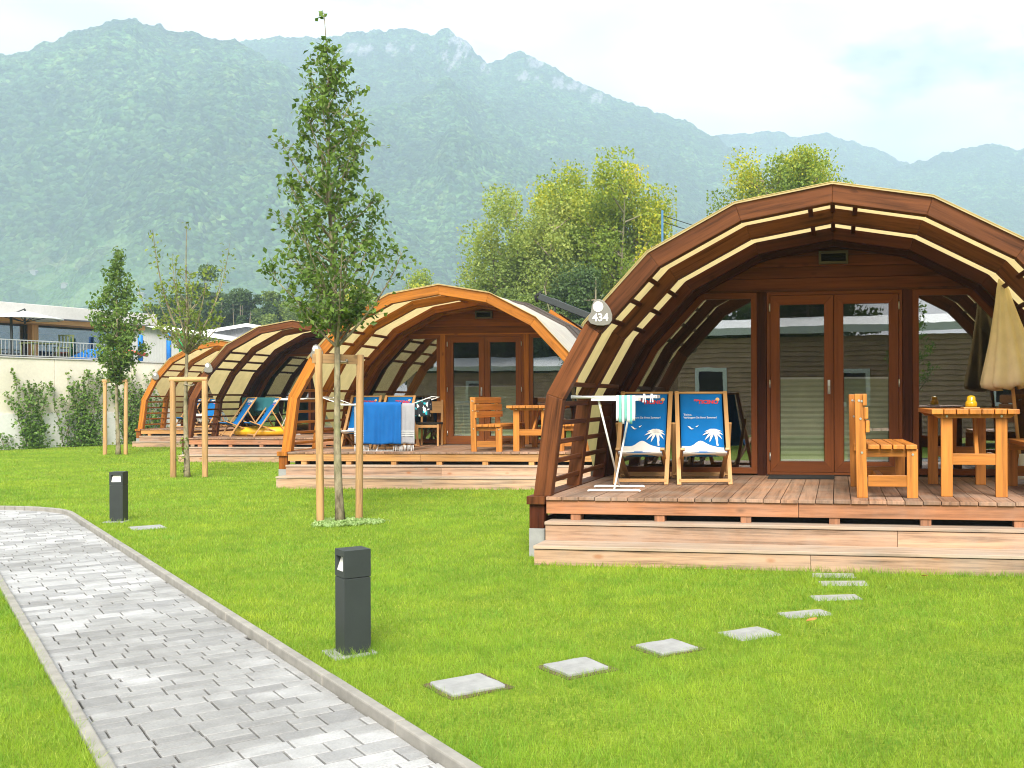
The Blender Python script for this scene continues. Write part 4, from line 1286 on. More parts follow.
def grey_towel(x, y, wd, ln, seed, lab):
    t = thing('grey_towel', lab, 'towel', CW(1, x, y, DZ + .812), CR(1, 3))
    obj('cloth', draped(wd, ln, .4, .014, 16, 30, .010, seed), 'towel_grey', t, 0, .005)
    for q in (0, 1, 2):
        mb = MB(); z = -ln + .17 + q * .035; mb.grid([((j / 16 - .5) * wd * .99, -.014 - .015 - .010 * (math.sin((j / 16 - .5) * 19 + seed) * .4), z + dz) for j in range(17) for dz in (0, .014)], 17, 2)
        obj('stripe', mb, 'towel_white', t)
    mb = MB()
    for j in range(int(wd / .022)):
        xx = (j + .5) * .022 - wd / 2; mb.tube([(xx, -.018, -ln + .01), (xx + random.uniform(-.012, .012), -.02 + random.uniform(-.02, .01), -ln - .085 - random.uniform(0, .03))], .0055, 5)
    obj('fringe', mb, 'towel_white', t)
grey_towel(-1.40, .29, .28, .70, 2, 'grey towel with white stripes left of and behind the blue towel')
grey_towel(-.68, .29, .36, .70, 4, 'grey fringed towel with white stripes at the right of the blue towel')
# patterned swimwear on the rack
def m_pattern():
    t = NT('black_teal_pattern'); o_ = t.obj(); vo = t.n('TexVoronoi'); vo.inputs['Scale'].default_value = 17; t.l(o_, vo.inputs['Vector'])
    s_ = t.n('SeparateColor'); t.l(vo.outputs['Color'], s_.inputs[0])
    return t.done(t.bsdf(t.ramp(s_.outputs[0], [(0, (.012, .014, .02)), (.42, (.75, .75, .75)), (.58, (.01, .35, .42)), (.78, (.012, .014, .02))], 'CONSTANT'), .8))
o = obj('swimwear', draped(.26, .30, .2, .04, 12, 16, .03, 9, .3), m_pattern(), None, 0, .006)
o.location = CW(1, -.37, .36, DZ + .87); o.rotation_euler = (0, 0, CR(1, -8)); tag(o, 'black, white and teal patterned swimwear hung on the rack wing', 'swimwear')
# plain wooden chair near the window
def make_chair(lab):
    t = thing('wooden_chair', lab, 'chair', CW(1, -.93, 2.3), CR(1, 8))
    for sx_ in (-1, 1):
        mb = MB(); mb.beam((sx_ * .19, .2, 0), (sx_ * .19, .25, .88), .035, .035); obj('rear_leg', mb, 'chairwood', t, .003)
        mb = MB(); mb.beam((sx_ * .19, -.2, 0), (sx_ * .19, -.2, .43), .035, .035); obj('front_leg', mb, 'chairwood', t, .003)
    mb = MB(); mb.box((0, 0, .44), (.42, .44, .035)); obj('seat', mb, 'black', t, .006)
    mb = MB(); mb.box((0, .238, .74), (.36, .025, .22)); obj('backrest', mb, 'chairwood', t, .004)
    mb = MB(); mb.box((0, -.2, .39), (.36, .02, .05)); obj('apron', mb, 'chairwood', t)
make_chair('light wooden chair with a dark seat close to the left window of the orange cabin')

# ---- third cabin
d5 = make_deckchair('blue deckchair with white lettering leaning furthest left on the third cabin deck', GD, 'text')
d5.location = CW(2, -2.17, .90); d5.rotation_euler = (0, 0, CR(2, -38))
d6 = dup(d5, CW(2, -1.55, .92), CR(2, -42), 'blue deckchair with white lettering in front of the teal towels on the third deck')
rk3 = make_rack('drying rack with white crossed legs under the teal towels of the third cabin', RK, .6, 1.5, .5, .92)
rk3.location = CW(2, -1.10, 1.75); rk3.rotation_euler = (0, 0, CR(2, -4))
for (x, y, wd, fr, sd_, lab) in ((-1.98, 1.80, .45, .48, 3, 'dark teal towel draped over the left end of the rack on the third deck'), (-1.45, 1.48, .70, .36, 6, 'wide teal towel hanging on the front of the rack behind the deckchairs')):
    o = obj('teal_towel', draped(wd, fr, .4, .03, 18, 20, .014, sd_), 'teal', None, 0, .006)
    o.location = CW(2, x, y, DZ + .94); o.rotation_euler = (0, 0, CR(2, -4 if sd_ == 6 else 35)); tag(o, lab, 'towel')
# yellow inflatable boat lying on the deck
t = thing('inflatable_boat', 'yellow inflatable lying on the deck behind the third cabin deckchairs', 'inflatable', CW(2, -1.50, 1.45, DZ), CR(2, 5))
mb = MB(); P = []
for i in range(33):
    a = 2 * PI * i / 32; cx_, cy_ = .62 * math.cos(a), .34 * math.sin(a); d_ = V((math.cos(a), math.sin(a), 0))
    for j in range(13): b_ = 2 * PI * j / 12; P.append((cx_ + d_.x * .11 * math.cos(b_), cy_ + d_.y * .11 * math.cos(b_), .115 + .11 * math.sin(b_)))
mb.grid(P, 33, 13); obj('tube', mb, 'yellow_plastic', t)
mb = MB(); mb.poly([(.6 * math.cos(a), .32 * math.sin(a), .05) for a in np.linspace(0, 2 * PI, 25)[:-1]]); obj('floor', mb, 'yellow_plastic', t)
# ---- fourth cabin
d7 = dup(d5, CW(3, -1.9, .95), CR(3, -25), 'blue deckchair on the far deck, left one behind the thin tree trunk')
d8 = dup(d5, CW(3, -1.15, .95), CR(3, -12), 'blue deckchair on the far deck with a white towel over its seat')
o = obj('white_towel', draped(.36, .30, .18, .03, 10, 12, .02, 12), 'towel_white', None, 0, .008)
o.location = CW(3, -1.15, .90, DZ + .44); o.rotation_euler = (.5, 0, CR(3, -12)); tag(o, 'crumpled white towel on the seat of a far blue deckchair', 'towel')

# ================================================================== YOUNG TREES
def lerp_prof(prof, z):
    for (z0, r0), (z1, r1) in zip(prof, prof[1:]):
        if z0 <= z <= z1: return r0 + (r1 - r0) * (z - z0) / (z1 - z0)
    return 0
def young_tree(name, label, x, y, prof, top, r0, nbr, nleaf, lsize, mat, lean=(0, 0), seed=1, upang=55, leader=.0, zlo=None, twig=5, whips=()):
    rng = np.random.default_rng(seed); rnd = random.Random(seed)
    t = thing(name, label, 'tree', (x, y, 0), 0, 'young staked trees on the lawn')
    def ax(z): return V((lean[0] * (z / top) ** 1.3 + .02 * math.sin(z * 2.1 + seed), lean[1] * (z / top) + .015 * math.sin(z * 1.7), z))
    mb = MB(); n = 26
    zs = [top * i / n for i in range(n + 1)]
    mb.tube([ax(z) for z in zs], [max(.004, r0 * (1 - .93 * (z / top) ** .8) * (1.25 if z < .05 else 1)) * (1 + .06 * rnd.uniform(-1, 1)) for z in zs], 10)
    C = []; S = []
    z0, z1 = prof[0][0], prof[-1][0]
    for k in range(nbr):
        f = ((k + rnd.random()) / nbr) ** 1.1; zt = z0 + (z1 - z0) * f
        r = lerp_prof(prof, zt) * rnd.uniform(.55, 1.12); az = k * 2.399 + rnd.uniform(-.5, .5)
        rise = r * math.tan(R(upang)) * rnd.uniform(.7, 1.2); zb = max(zlo or z0 * .85, zt - rise)
        p0 = ax(zb); p2 = ax(zt) + V((math.cos(az) * r, math.sin(az) * r, 0)); p1 = p0.lerp(p2, .5) + V((math.cos(az) * r * .18, math.sin(az) * r * .18, -.06 * r))
        br = []
        for i in range(7):
            s = i / 6; br.append(p0 * (1 - s) ** 2 + p1 * 2 * s * (1 - s) + p2 * s * s)
        ln = (p2 - p0).length
        mb.tube(br, [max(.0022, .016 * (ln ** .7) * (1 - .85 * i / 6)) for i in range(7)], 5, False)
        m = max(6, int(nleaf / nbr * (.35 + r / max(.2, lerp_prof(prof, prof[1][0])) )))
        for q in range(max(2, m // 9)):
            s = rnd.uniform(.14, 1.0) ** .7; p = p0 * (1 - s) ** 2 + p1 * 2 * s * (1 - s) + p2 * s * s
            sp = (.05 + .09 * ln * (1 - abs(s - .6)))
            nd = p + V((rnd.gauss(0, sp), rnd.gauss(0, sp), abs(rnd.gauss(0, sp)) * .9)); mb.tube([p, p.lerp(nd, .5) + V((0, 0, -.01)), nd], .0024, 4, False)
            for _ in range(9):
                f_ = rnd.uniform(.25, 1.1); cl = lsize * .62
                C.append(p.lerp(nd, f_) + V((rnd.gauss(0, cl), rnd.gauss(0, cl), rnd.gauss(0, cl) - .01))); S.append(lsize * rnd.uniform(.65, 1.25))
    for (wx, wy, wz, base) in whips:
        p0 = ax(base); p2 = V((wx, wy, wz)); p1 = p0.lerp(p2, .45) + V((wx * .35, wy * .35, -.15))
        br = [p0 * (1 - s) ** 2 + p1 * 2 * s * (1 - s) + p2 * s * s for s in [i / 9 for i in range(10)]]
        mb.tube(br, [.017 * (1 - .85 * i / 9) for i in range(10)], 5, False)
        for q in range(46):
            s = rnd.uniform(.35, 1.0); p = p0 * (1 - s) ** 2 + p1 * 2 * s * (1 - s) + p2 * s * s
            k_ = int(s * 9) / 9
            C.append(p + V((rnd.gauss(0, .07), rnd.gauss(0, .07), rnd.gauss(0, .05)))); S.append(lsize * rnd.uniform(.7, 1.3))
    for q in range(8): C.append(ax(top) + V((rnd.gauss(0, .03), rnd.gauss(0, .03), -.01 - .02 * q * rnd.random()))); S.append(lsize)
    obj('trunk', mb, 'bark', t)
    C = np.array([tuple(c) for c in C]); tint = .15 + .65 * rng.random(len(C)) + .2 * (vnoise(C[:, 0] * 4 + C[:, 1] * 3, C[:, 2] * 4, seed) - .5)
    obj('crown', leaf_mesh('crown', C, S, tint, rng=rng, droop=.6), mat, t)
    return t
def stakes(label, p, q, h, rad=.035, cross_log=True, rz=0, plank=False):
    t = thing('tree_support', label, 'tree stakes', (p[0], p[1], 0), 0, 'tree stakes'); d = V((q[0] - p[0], q[1] - p[1], 0))
    for i, b in enumerate((V((0, 0, 0)), d)):
        hh = h[i]; mb = MB(); rr = [rad * (1 + .05 * random.uniform(-1, 1)) for _ in range(8)]
        j = V((random.uniform(-.02, .02), random.uniform(-.02, .02), 0))
        mb.tube([b + j * (k / 7) + V((0, 0, -.1 + (hh + .1) * k / 7)) for k in range(8)], rr, 14); obj('stake', mb, 'stake', t, .006)
    mb = MB(); dn = d.normalized(); z = min(h) - .06
    if plank: mb.beam(-dn * .09 + V((0, -.0, z + .0)), d + dn * .03 + V((0, 0, z + .0)), .028, .11)
    else: mb.tube([-dn * .06 + V((0, 0, z + .085)), d + dn * .05 + V((0, 0, z + .085))], rad * .95, 12)
    obj('crossbar', mb, 'stake', t, .004)
    mid = d * .5
    mb = MB(); mb.tube([mid + V((.09 * math.cos(a), .06 * math.sin(a) , z - .02 + .015 * math.sin(2 * a))) for a in np.linspace(0, 2 * PI, 13)], .012, 6); obj('tie_band', mb, 'bark_far', t)
    return t
young_tree('young_pear_tree', 'tall slender young tree with glossy leaves in the middle of the lawn', -3.84, 11.74,
           [(2.4, .2), (2.65, .48), (2.92, .70), (3.2, .86), (3.42, .60), (3.75, .54), (4.3, .48), (4.8, .34), (5.2, .26), (5.46, .15), (5.56, .04)], 5.94, .052, 84, 5200, .074, 'leaf_young', (-.17, 0), 3, 52)
stakes('pair of tall pine stakes with a plank across at the tall middle tree', (-4.04, 11.66), (-3.70, 12.0), (2.02, 1.97), .043, plank=True)
young_tree('young_pear_tree', 'dense cone-shaped young tree in front of the climber-covered wall', -14.64, 26.75,
           [(1.95, .08), (2.4, .28), (2.85, .60), (3.2, .70), (3.8, .55), (4.6, .36), (5.2, .16), (5.4, .05)], 5.45, .06, 54, 2700, .112, 'leaf_young', (0, 0), 8, 50)
stakes('log-topped tree stakes at the cone-shaped tree near the wall', (-14.94, 26.7), (-14.45, 26.8), (1.93, 1.93), .05)
young_tree('young_cherry_tree', 'pale-barked young tree with a sparse vase of long bare shoots', -8.99, 18.76,
           [(2.5, .12), (2.75, .52), (3.0, .68), (3.35, .62), (3.65, .42), (3.9, .2)], 4.75, .055, 34, 900, .075, 'leaf_sparse', (.03, 0), 21, 60, zlo=2.3,
           whips=((-.66, .1, 4.62, 2.35), (-.50, -.2, 4.55, 2.4), (-.30, .2, 4.15, 2.4), (.46, -.1, 4.0, 2.4), (.62, .2, 4.05, 2.35), (.82, 0, 4.35, 2.35), (-.8, -.2, 3.6, 2.35), (-.1, -.3, 4.1, 2.5)))
stakes('log-topped tree stakes at the sparse pale-barked tree', (-9.22, 18.74), (-8.66, 18.80), (1.80, 1.80), .052)
# basal shoots on the pale tree are part of that tree's trunk zone
C = np.stack([-.04 + RNG.normal(0, .05, 90), RNG.normal(0, .06, 90), RNG.uniform(.08, .75, 90)], 1)
bs_ = obj('basal_shoots', leaf_mesh('basal_shoots', C, RNG.uniform(.05, .08, 90), RNG.random(90)), 'leaf_sparse', bpy.data.objects['young_cherry_tree']); bs_['kind'] = 'stuff'

# ================================================================== BACKGROUND TREES
def big_tree(name, label, x, y, H, W, trunk_h, mat, seed, nclump=70, leaves=210, ls=.2, habit='up', yellow=None, bias=0.0, tr=.22, sparse=1.0):
    rng = np.random.default_rng(seed); rnd = random.Random(seed)
    t = thing(name, label, 'tree', (x, y, 0), 0, 'trees behind the cabins')
    mb = MB(); CC = []; SS = []; TT = []
    def curve(p0, p1, p2, n=7): return [p0 * (1 - s) ** 2 + p1 * 2 * s * (1 - s) + p2 * s * s for s in [i / (n - 1) for i in range(n)]]
    mains = []
    nm = 7
    for k in range(nm):
        az = k * 2.4 + rnd.uniform(-.4, .4); r = W * .5 * (rnd.uniform(.25, .85) if k else .05)
        top = V((math.cos(az) * r, math.sin(az) * r, H * (rnd.uniform(.72, .97) if k else .96)))
        p0 = V((0, 0, trunk_h * rnd.uniform(.6, 1.1))); p1 = V((top.x * .75, top.y * .75, H * .42))
        c = curve(p0, p1, top, 9); mains.append(c)
        mb.tube(c, [tr * .55 * (1 - .9 * i / 8) + .012 for i in range(9)], 6, False)
    mb.tube([V((0, 0, -.2)), V((.03, 0, trunk_h * .5)), V((0, 0, trunk_h * 1.1))], [tr * 1.2, tr, tr * .8], 8)
    leaves = int(leaves * 3.0); ls = ls * .98
    for k in range(nclump):
        c = mains[k % nm]; s = rnd.uniform(.18, 1.0); i = min(7, int(s * 8)); b = c[i].lerp(c[i + 1], s * 8 - i)
        az = rnd.uniform(0, 2 * PI); zf = b.z / H
        env = math.sin(PI * min(1, max(.05, (zf - .08) / .98)) ** .8) ** .6
        rr = W * .5 * env * rnd.uniform(.28, .75)
        e = b + V((math.cos(az) * rr, math.sin(az) * rr, rr * (.9 if habit == 'up' else .15) * rnd.uniform(.3, 1.1)))
        hr = math.hypot(e.x, e.y)
        if hr > W * .5: e.x *= W * .5 / hr; e.y *= W * .5 / hr
        if e.z > H - .3: e.z = H - rnd.uniform(0.1, 1.3)
        mb.tube(curve(b, b.lerp(e, .5) + V((0, 0, -.05)), e, 5), [.045 * (1 - .2 * i) * tr / .22 + .006 for i in range(5)], 4, False)
        m = int(leaves * rnd.uniform(.5, 1.4) * sparse); sg = W * rnd.uniform(.046, .080)
        d = np.clip(rng.normal(size=(m, 3)), -1.7, 1.7) * np.array([sg, sg, sg * (1.35 if habit == 'up' else .85)])
        cen = np.array([e.x, e.y, e.z + sg * .25])
        CC.append(cen + d); SS.append(ls * rng.uniform(.6, 1.3, m))
        tt = .46 + .2 * rnd.uniform(-1, 1) + .22 * rng.uniform(-1, 1, m) + bias
        if yellow and yellow(e.x / (W / 2), e.z / H): tt = tt + rnd.uniform(.08, .30)
        TT.append(tt)
    obj('trunk', mb, 'bark_far', t)
    C = np.concatenate(CC); C[:, 2] = np.maximum(C[:, 2], .25)
    obj('crown', leaf_mesh('crown', C, np.concatenate(SS), np.concatenate(TT), rng=rng, aspect=.8), mat, t)
big_tree('poplar_tree', 'tall broad poplar with yellow top left branches and pale limbs showing', -3.2, 52, 12.7, 6.8, 2.6, 'leaf_poplar', 4, 170, 230, .15, 'up', lambda u, h: (u < -.25 and h > .5) or (u > .6 and h > .6) or h > .88, .0, .26, .85)
big_tree('willow_tree', 'loose pale yellow-green tree at the left of the tall poplar', -7.7, 50, 11.4, 6.2, 1.6, 'leaf_willow', 9, 135, 220, .14, 'up', lambda u, h: h > .75, .1, .24, .8)
big_tree('poplar_tree', 'yellow-green treetop rising behind the roof apex of the brown cabin 434', 6.2, 54, 13.7, 7.4, 3, 'leaf_poplar', 15, 150, 220, .16, 'up', lambda u, h: h > .9, .02, .26, .85)
big_tree('dark_bushy_tree', 'dark green tree low between poplar and the roof window', -3.6, 47, 7.4, 5.6, .8, 'leaf_dark', 22, 70, 240, .14, 'round', None, .22)
big_tree('dark_bushy_tree', 'mid green bushy tree under the pale yellow-green tree', -6.6, 46.5, 6.4, 4.6, .6, 'leaf_willow', 23, 55, 240, .13, 'round', None, -.15)
big_tree('dark_bushy_tree', 'green tree partly behind the brown rib right of the poplar trunk', -.6, 49, 9.3, 4.4, 1.0, 'leaf_poplar', 24, 60, 220, .14, 'up', lambda u, h: h > .8, .0)
big_tree('dark_bushy_tree', 'dark round tree behind the sparse young tree and the hall roofs', -43.0, 93, 13.6, 8.2, 1.6, 'leaf_dark', 31, 90, 260, .24, 'round', None, .12)
big_tree('dark_bushy_tree', 'narrow dark tree standing right of the dark round tree', -39.6, 93, 11.2, 3.4, 1.3, 'leaf_dark', 32, 34, 200, .24, 'up', None, .0)
big_tree('dark_bushy_tree', 'small dark green tree above the left slope of the third cabin', -36.6, 94, 10.8, 5.0, 1.3, 'leaf_dark', 33, 46, 220, .24, 'up', None, .15)
big_tree('willow_tree', 'grey-green tree just left of the trunk of the tall middle tree', -33.4, 93, 12.0, 7.6, 1.5, 'leaf_willow', 34, 70, 230, .24, 'round', None, -.22)
big_tree('dark_bushy_tree', 'green tree behind the trunk of the tall middle tree', -28.4, 88, 10.4, 6.6, 1.3, 'leaf_willow', 35, 60, 230, .22, 'round', None, -.1)
big_tree('willow_tree', 'yellow-green small tree left above the orange cabin roof', -23.0, 82, 10.4, 5.0, 1.3, 'leaf_poplar', 36, 46, 220, .2, 'up', lambda u, h: h > .6, .05)
big_tree('willow_tree', 'yellow-tipped small tree behind the apex of the orange cabin', -19.6, 82, 11.4, 6.0, 1.3, 'leaf_poplar', 37, 54, 220, .2, 'up', lambda u, h: h > .72, .0)
# thin blue mast with wires
t = thing('blue_mast', 'thin blue mast with wires behind the roof edge of cabin 434', 'mast', (-.28, 40, 0))
mb = MB(); mb.tube([(0, 0, 0), (0, 0, 8.9)], .045, 8); mb.tube([(0, 0, 7.5), (.25, 0, 7.2), (.3, 0, 6.6)], .03, 6); obj('pole', mb, m_plain('blue_steel', (.05, .14, .25), .5), t)
mb = MB()
for dz in (0, .25): mb.tube([(0, 0, 8.7 - dz), (2, .3, 8.1 - dz), (6, 1, 7.4 - dz), (14, 2, 7.0 - dz)], .016, 5)
obj('wire', mb, 'black', t)

# ================================================================== TERRACE WALL AND BUILDING
WX, WYY, WA = -19.6, 29.8, math.atan2(.906, .424)
def WL(x, y, z=0): return (WX + x * math.cos(WA) - y * math.sin(WA), WYY + x * math.sin(WA) + y * math.cos(WA), z)
t = thing('terrace_wall', 'long two-tone garden wall, white below and beige panels above', 'wall', (WX, WYY, 0), WA)
mb = MB(); mb.bx(-9, 9.4, .0, .3, -.2, 1.06); obj('lower_wall', mb, 'render', t, .01)
mb = MB()
for i in range(7): mb.bx(-9 + i * 2.63, -9 + i * 2.63 + 2.615, .05, .32, 1.062, 2.72)
obj('upper_panel', mb, 'beige', t, .008)
mb = MB(); mb.bx(-9.02, 9.42, .02, .34, 2.723, 2.76); obj('coping', mb, 'rconc', t)
mb = MB(); mb.bx(-9.3, 9.4, .36, 26, -.2, 2.70)
o = struct('terrace', mb, 'concrete'); o.location = (WX, WYY, 0); o.rotation_euler = (0, 0, WA)
t = thing('terrace_building', 'flat-roofed glazed building with wooden posts on the terrace above the wall', 'building', (WX, WYY, 0), WA)
mb = MB(); mb.bx(-9, 6.8, 2.2, 16, 4.16, 4.58); obj('roof', mb, 'rconc', t, .02)
mb = MB(); mb.bx(-8.8, 6.6, 2.6, 15.5, 4.0, 4.155); obj('soffit', mb, 'soffit', t)
for x in (-4.6, -2.05, .55, 2.95, 6.3):
    mb = MB(); mb.bx(x - .11 - (.08 if x == .55 else 0), x + .11, 3.2, 3.45, 2.705, 3.998); obj('post', mb, 'spruce', t, .01)
for x0, x1 in ((-7.2, -4.72), (-4.48, -2.17), (-1.93, .35), (.67, 2.83), (3.07, 6.18)):
    mb = MB(); mb.bx(x0, x1, 3.52, 3.55, 2.8, 3.998); wn_ = obj('window', mb, 'glass_dark', t)
    o_ = [(x0, 2.71), (x1, 2.71), (x1, 3.997), (x0, 3.997)]; mb = MB(); frame_poly(mb, o_, closed_offs(o_, .06), 3.47, 3.515); obj('frame', mb, 'bollard', wn_)
mb = MB(); mb.bx(-8.6, 6.4, 8, 8.2, 2.705, 4.0); mb.bx(6.2, 6.4, 3.5, 8, 2.705, 4.0); obj('inner_wall', mb, m_plain('blue_grey_room', (.16, .28, .34), .8), t)
t = thing('terrace_railing', 'pale metal picket railing along the top of the garden wall', 'railing', (WX, WYY, 0), WA)
mb = MB(); mb.bx(-9, 4.6, .40, .44, 3.27, 3.30); mb.bx(-9, 4.6, .405, .435, 2.80, 2.83); obj('handrail', mb, 'metal', t)
for i in range(68):
    mb = MB(); x = -3.0 + i * .112; mb.bx(x - .008, x + .008, .412, .428, 2.83, 3.27)
    if i == 0: pk = mb.mesh('picket'); pk.materials.append(M['metal'])
    o = link(bpy.data.objects.new('picket', pk), t); o.location = (i * .112, 0, 0)
t = thing('open_parasol', 'open white parasol on a dark post on the terrace', 'parasol', WL(1.78, 1.9, 2.7), WA)
mb = MB(); n = 8; P = []
for k in range(n * 4 + 1):
    a = 2 * PI * k / (n * 4); sc_ = 1 - .06 * abs(math.sin(a * n / 2)) 
    for r_, z_ in ((.02, 1.60), (.35, 1.53), (.7, 1.45), (1.08, 1.37), (1.08, 1.335)): P.append((r_ * sc_ * math.cos(a), r_ * sc_ * math.sin(a), z_))
mb.grid(P, n * 4 + 1, 5); obj('canopy', mb, 'towel_white', t, 0, .01)
mb = MB(); mb.tube([(0, 0, 1.66), (0, 0, 1.2)], .03, 8); mb.tube([(-.40, .0, 0), (-.44, 0, 1.50)], .04, 8); mb.tube([(-.44, 0, 1.46), (0, 0, 1.68)], .02, 6); obj('post', mb, 'bollard', t)
for k in range(8):
    a = 2 * PI * k / 8; mb = MB(); mb.tube([(0, 0, 1.25), (.7 * math.cos(a), .7 * math.sin(a), 1.44)], .012, 5); obj('rib', mb, 'bollard', t)
def patio_chair(lx, ly, rz, lab):
    t = thing('patio_chair', lab, 'chair', WL(lx, ly, 2.702), WA + rz, 'terrace chairs')
    mb = MB(); mb.box((0, 0, .45), (.46, .46, .03)); obj('seat', mb, 'green_metal', t)
    mb = MB()
    for k in range(5): mb.box((-.2 + k * .1, .23, .68), (.05, .02, .36))
    mb.box((0, .235, .87), (.48, .03, .05)); obj('backrest', mb, 'green_metal', t)
    for sx_ in (-1, 1):
        for sy in (-1, 1):
            mb = MB(); mb.tube([(sx_ * .2, sy * .2, .44), (sx_ * .23, sy * .24, 0)], .013, 6); obj('leg', mb, 'green_metal', t)
patio_chair(.25, 1.2, .6, 'olive green metal chair behind the railing at the far left picture edge')
patio_chair(2.65, 1.3, -.9, 'olive green metal chair behind the railing right of the parasol post')
t = thing('patio_table', 'low olive green terrace table between the two green chairs', 'table', WL(1.9, 1.35, 2.702), WA)
mb = MB(); mb.box((0, 0, .56), (.9, .7, .03)); obj('tabletop', mb, 'green_metal', t)
for sx_ in (-1, 1):
    for sy in (-1, 1):
        mb = MB(); mb.tube([(sx_ * .4, sy * .3, .55), (sx_ * .4, sy * .3, 0)], .02, 6); obj('leg', mb, 'green_metal', t)
# play structure on the terrace
t = thing('play_structure', 'colourful play posts and blue slide on the terrace behind the cone-shaped tree', 'play structure', WL(6.0, 2.0, 2.702), WA)
for x, y, h, mt in ((1.35, .3, 1.25, 'blue_plastic'), (.1, .2, 1.1, 'blue_plastic'), (2.05, .5, 1.35, 'green_plastic'), (-.75, .4, 1.0, 'green_plastic')):
    mb = MB(); mb.tube([(x, y, 0), (x, y, h - .03), (x, y, h)], [.085, .085, .06], 12); obj('play_post', mb, mt, t)
mb = MB(); mb.tube([(-1.2, .1, .42), (-.4, .05, .46), (.3, .1, .38)], .07, 8); obj('tube_rail', mb, 'red_plastic', t)
mb = MB(); mb.hexa([(-2.9, -.35, .05), (-2.3, -.35, .05), (-2.3, .2, .05), (-2.9, .2, .05), (-1.9, -.35, .5), (-1.2, -.35, .5), (-1.2, .2, .5), (-1.9, .2, .5)]); obj('slide', mb, 'blue_plastic', t, .03)

# climbers on the wall
def climber(lab, lx, spread, h, n, seed, stems):
    rng = np.random.default_rng(seed); rnd = random.Random(seed)
    t = thing('climbing_plant', lab, 'climbing plant', WL(lx, -.12, 0), WA, 'climbing plants on the wall')
    mb = MB(); C = []
    for k in range(stems):
        f = (k + .5) / stems * 2 - 1; top = h * rnd.uniform(.74, 1.06) * (1 - .18 * abs(f)); ex = f * spread * rnd.uniform(.75, 1.1)
        p0 = V((f * .25, -.05, 0)); p2 = V((ex, .07, top)); p1 = V((ex * rnd.uniform(.2, .7), -.02, top * .55))
        br = [p0 * (1 - s) ** 2 + p1 * 2 * s * (1 - s) + p2 * s * s for s in [i / 11 for i in range(12)]]
        br = [b + V((rnd.gauss(0, .03), 0, 0)) for b in br]
        mb.tube(br, [.016 * (1 - .8 * i / 11) for i in range(12)], 5, False)
        for q in range(n // stems):
            s = rnd.random() ** 1.35; i = min(10, int(s * 11)); p = br[i].lerp(br[i + 1], s * 11 - i)
            cl = (math.sin(s * 17 + k * 2) + 1) / 2
            sp = (.15 - .09 * s) * (.35 + cl)
            C.append((p.x + rnd.gauss(0, sp), p.y - abs(rnd.gauss(0, .13 * (1.2 - s))), max(.06, p.z + rnd.gauss(0, sp))))
    obj('stems', mb, 'bark', t)
    C = np.array(C); tint = .2 + .38 * rng.random(len(C)) + .28 * np.minimum(1, C[:, 2] / 2.6)
    tint += (rng.random(len(C)) < .05) * .3
    obj('leaves', leaf_mesh('leaves', C, rng.uniform(.06, .12, len(C)), tint, rng=rng, aspect=.8), 'leaf_ivy', t)
climber('leftmost full climbing plant fanning up the wall under the white parasol', .65, .85, 2.55, 1500, 3, 7)
climber('climbing plant with thin upper shoots, second from the left on the wall', 1.85, .7, 2.35, 620, 5, 5)
climber('dense climbing plant third along the wall, thick at its foot', 2.45, .80, 2.65, 1600, 7, 6)
climber('climbing plant on the wall directly behind the cone-shaped young tree', 3.9, .9, 2.55, 1500, 9, 7)
climber('climbing plant on the wall beside the far orange cabin', 4.75, .8, 2.5, 900, 12, 6)
climber('tiny low sprig of climber at the left picture edge of the wall', -.15, .35, .5, 90, 14, 3)

# halls with pale low-pitched roofs
def hall(lab, x0, x1, xa, y, z_a, z0, z1, depth):
    t = thing('metal_hall', lab, 'hall', (0, y, 0))
    mb = MB(); mb.prism([(x0, 0), (x1, 0), (x1, z1), (xa, z_a), (x0, z0)], 0, .3); mb.bx(x0, x0 + .3, .3, depth, 0, z0 - .02); mb.bx(x1 - .3, x1, .3, depth, 0, z1 - .02); obj('wall', mb, 'corr', t)
    mb = MB()
    for (a, za), (b, zb) in (((x0 - .4, z0 - .08), (xa, z_a)), ((xa, z_a), (x1 + .4, z1 - .08))):
        mb.hexa([(a, -.5, za + .02), (b, -.5, zb + .02), (b, depth, zb + .02), (a, depth, za + .02), (a, -.5, za + .14), (b, -.5, zb + .14), (b, depth, zb + .14), (a, depth, za + .14)])
    rf = obj('roof', mb, 'corr', t)
    mb = MB()
    for (a, za), (b, zb) in (((x0 - .4, z0 - .08), (xa, z_a)), ((xa, z_a), (x1 + .4, z1 - .08))):
        mb.hexa([(a, -.56, za - .05), (b, -.56, zb - .05), (b, -.503, zb - .05), (a, -.503, za - .05), (a, -.56, za + .2), (b, -.56, zb + .2), (b, -.503, zb + .2), (a, -.503, za + .2)])
    obj('fascia', mb, 'white', rf)
hall('grey metal hall with a white gable edge behind the play posts', -40, -24.6, -33.2, 64, 6.2, 4.6, 4.75, 14)
hall('grey metal hall with a pale roof behind the apex of the far brown cabin', -36, -19, -31.6, 76, 7.0, 6.3, 4.9, 14)

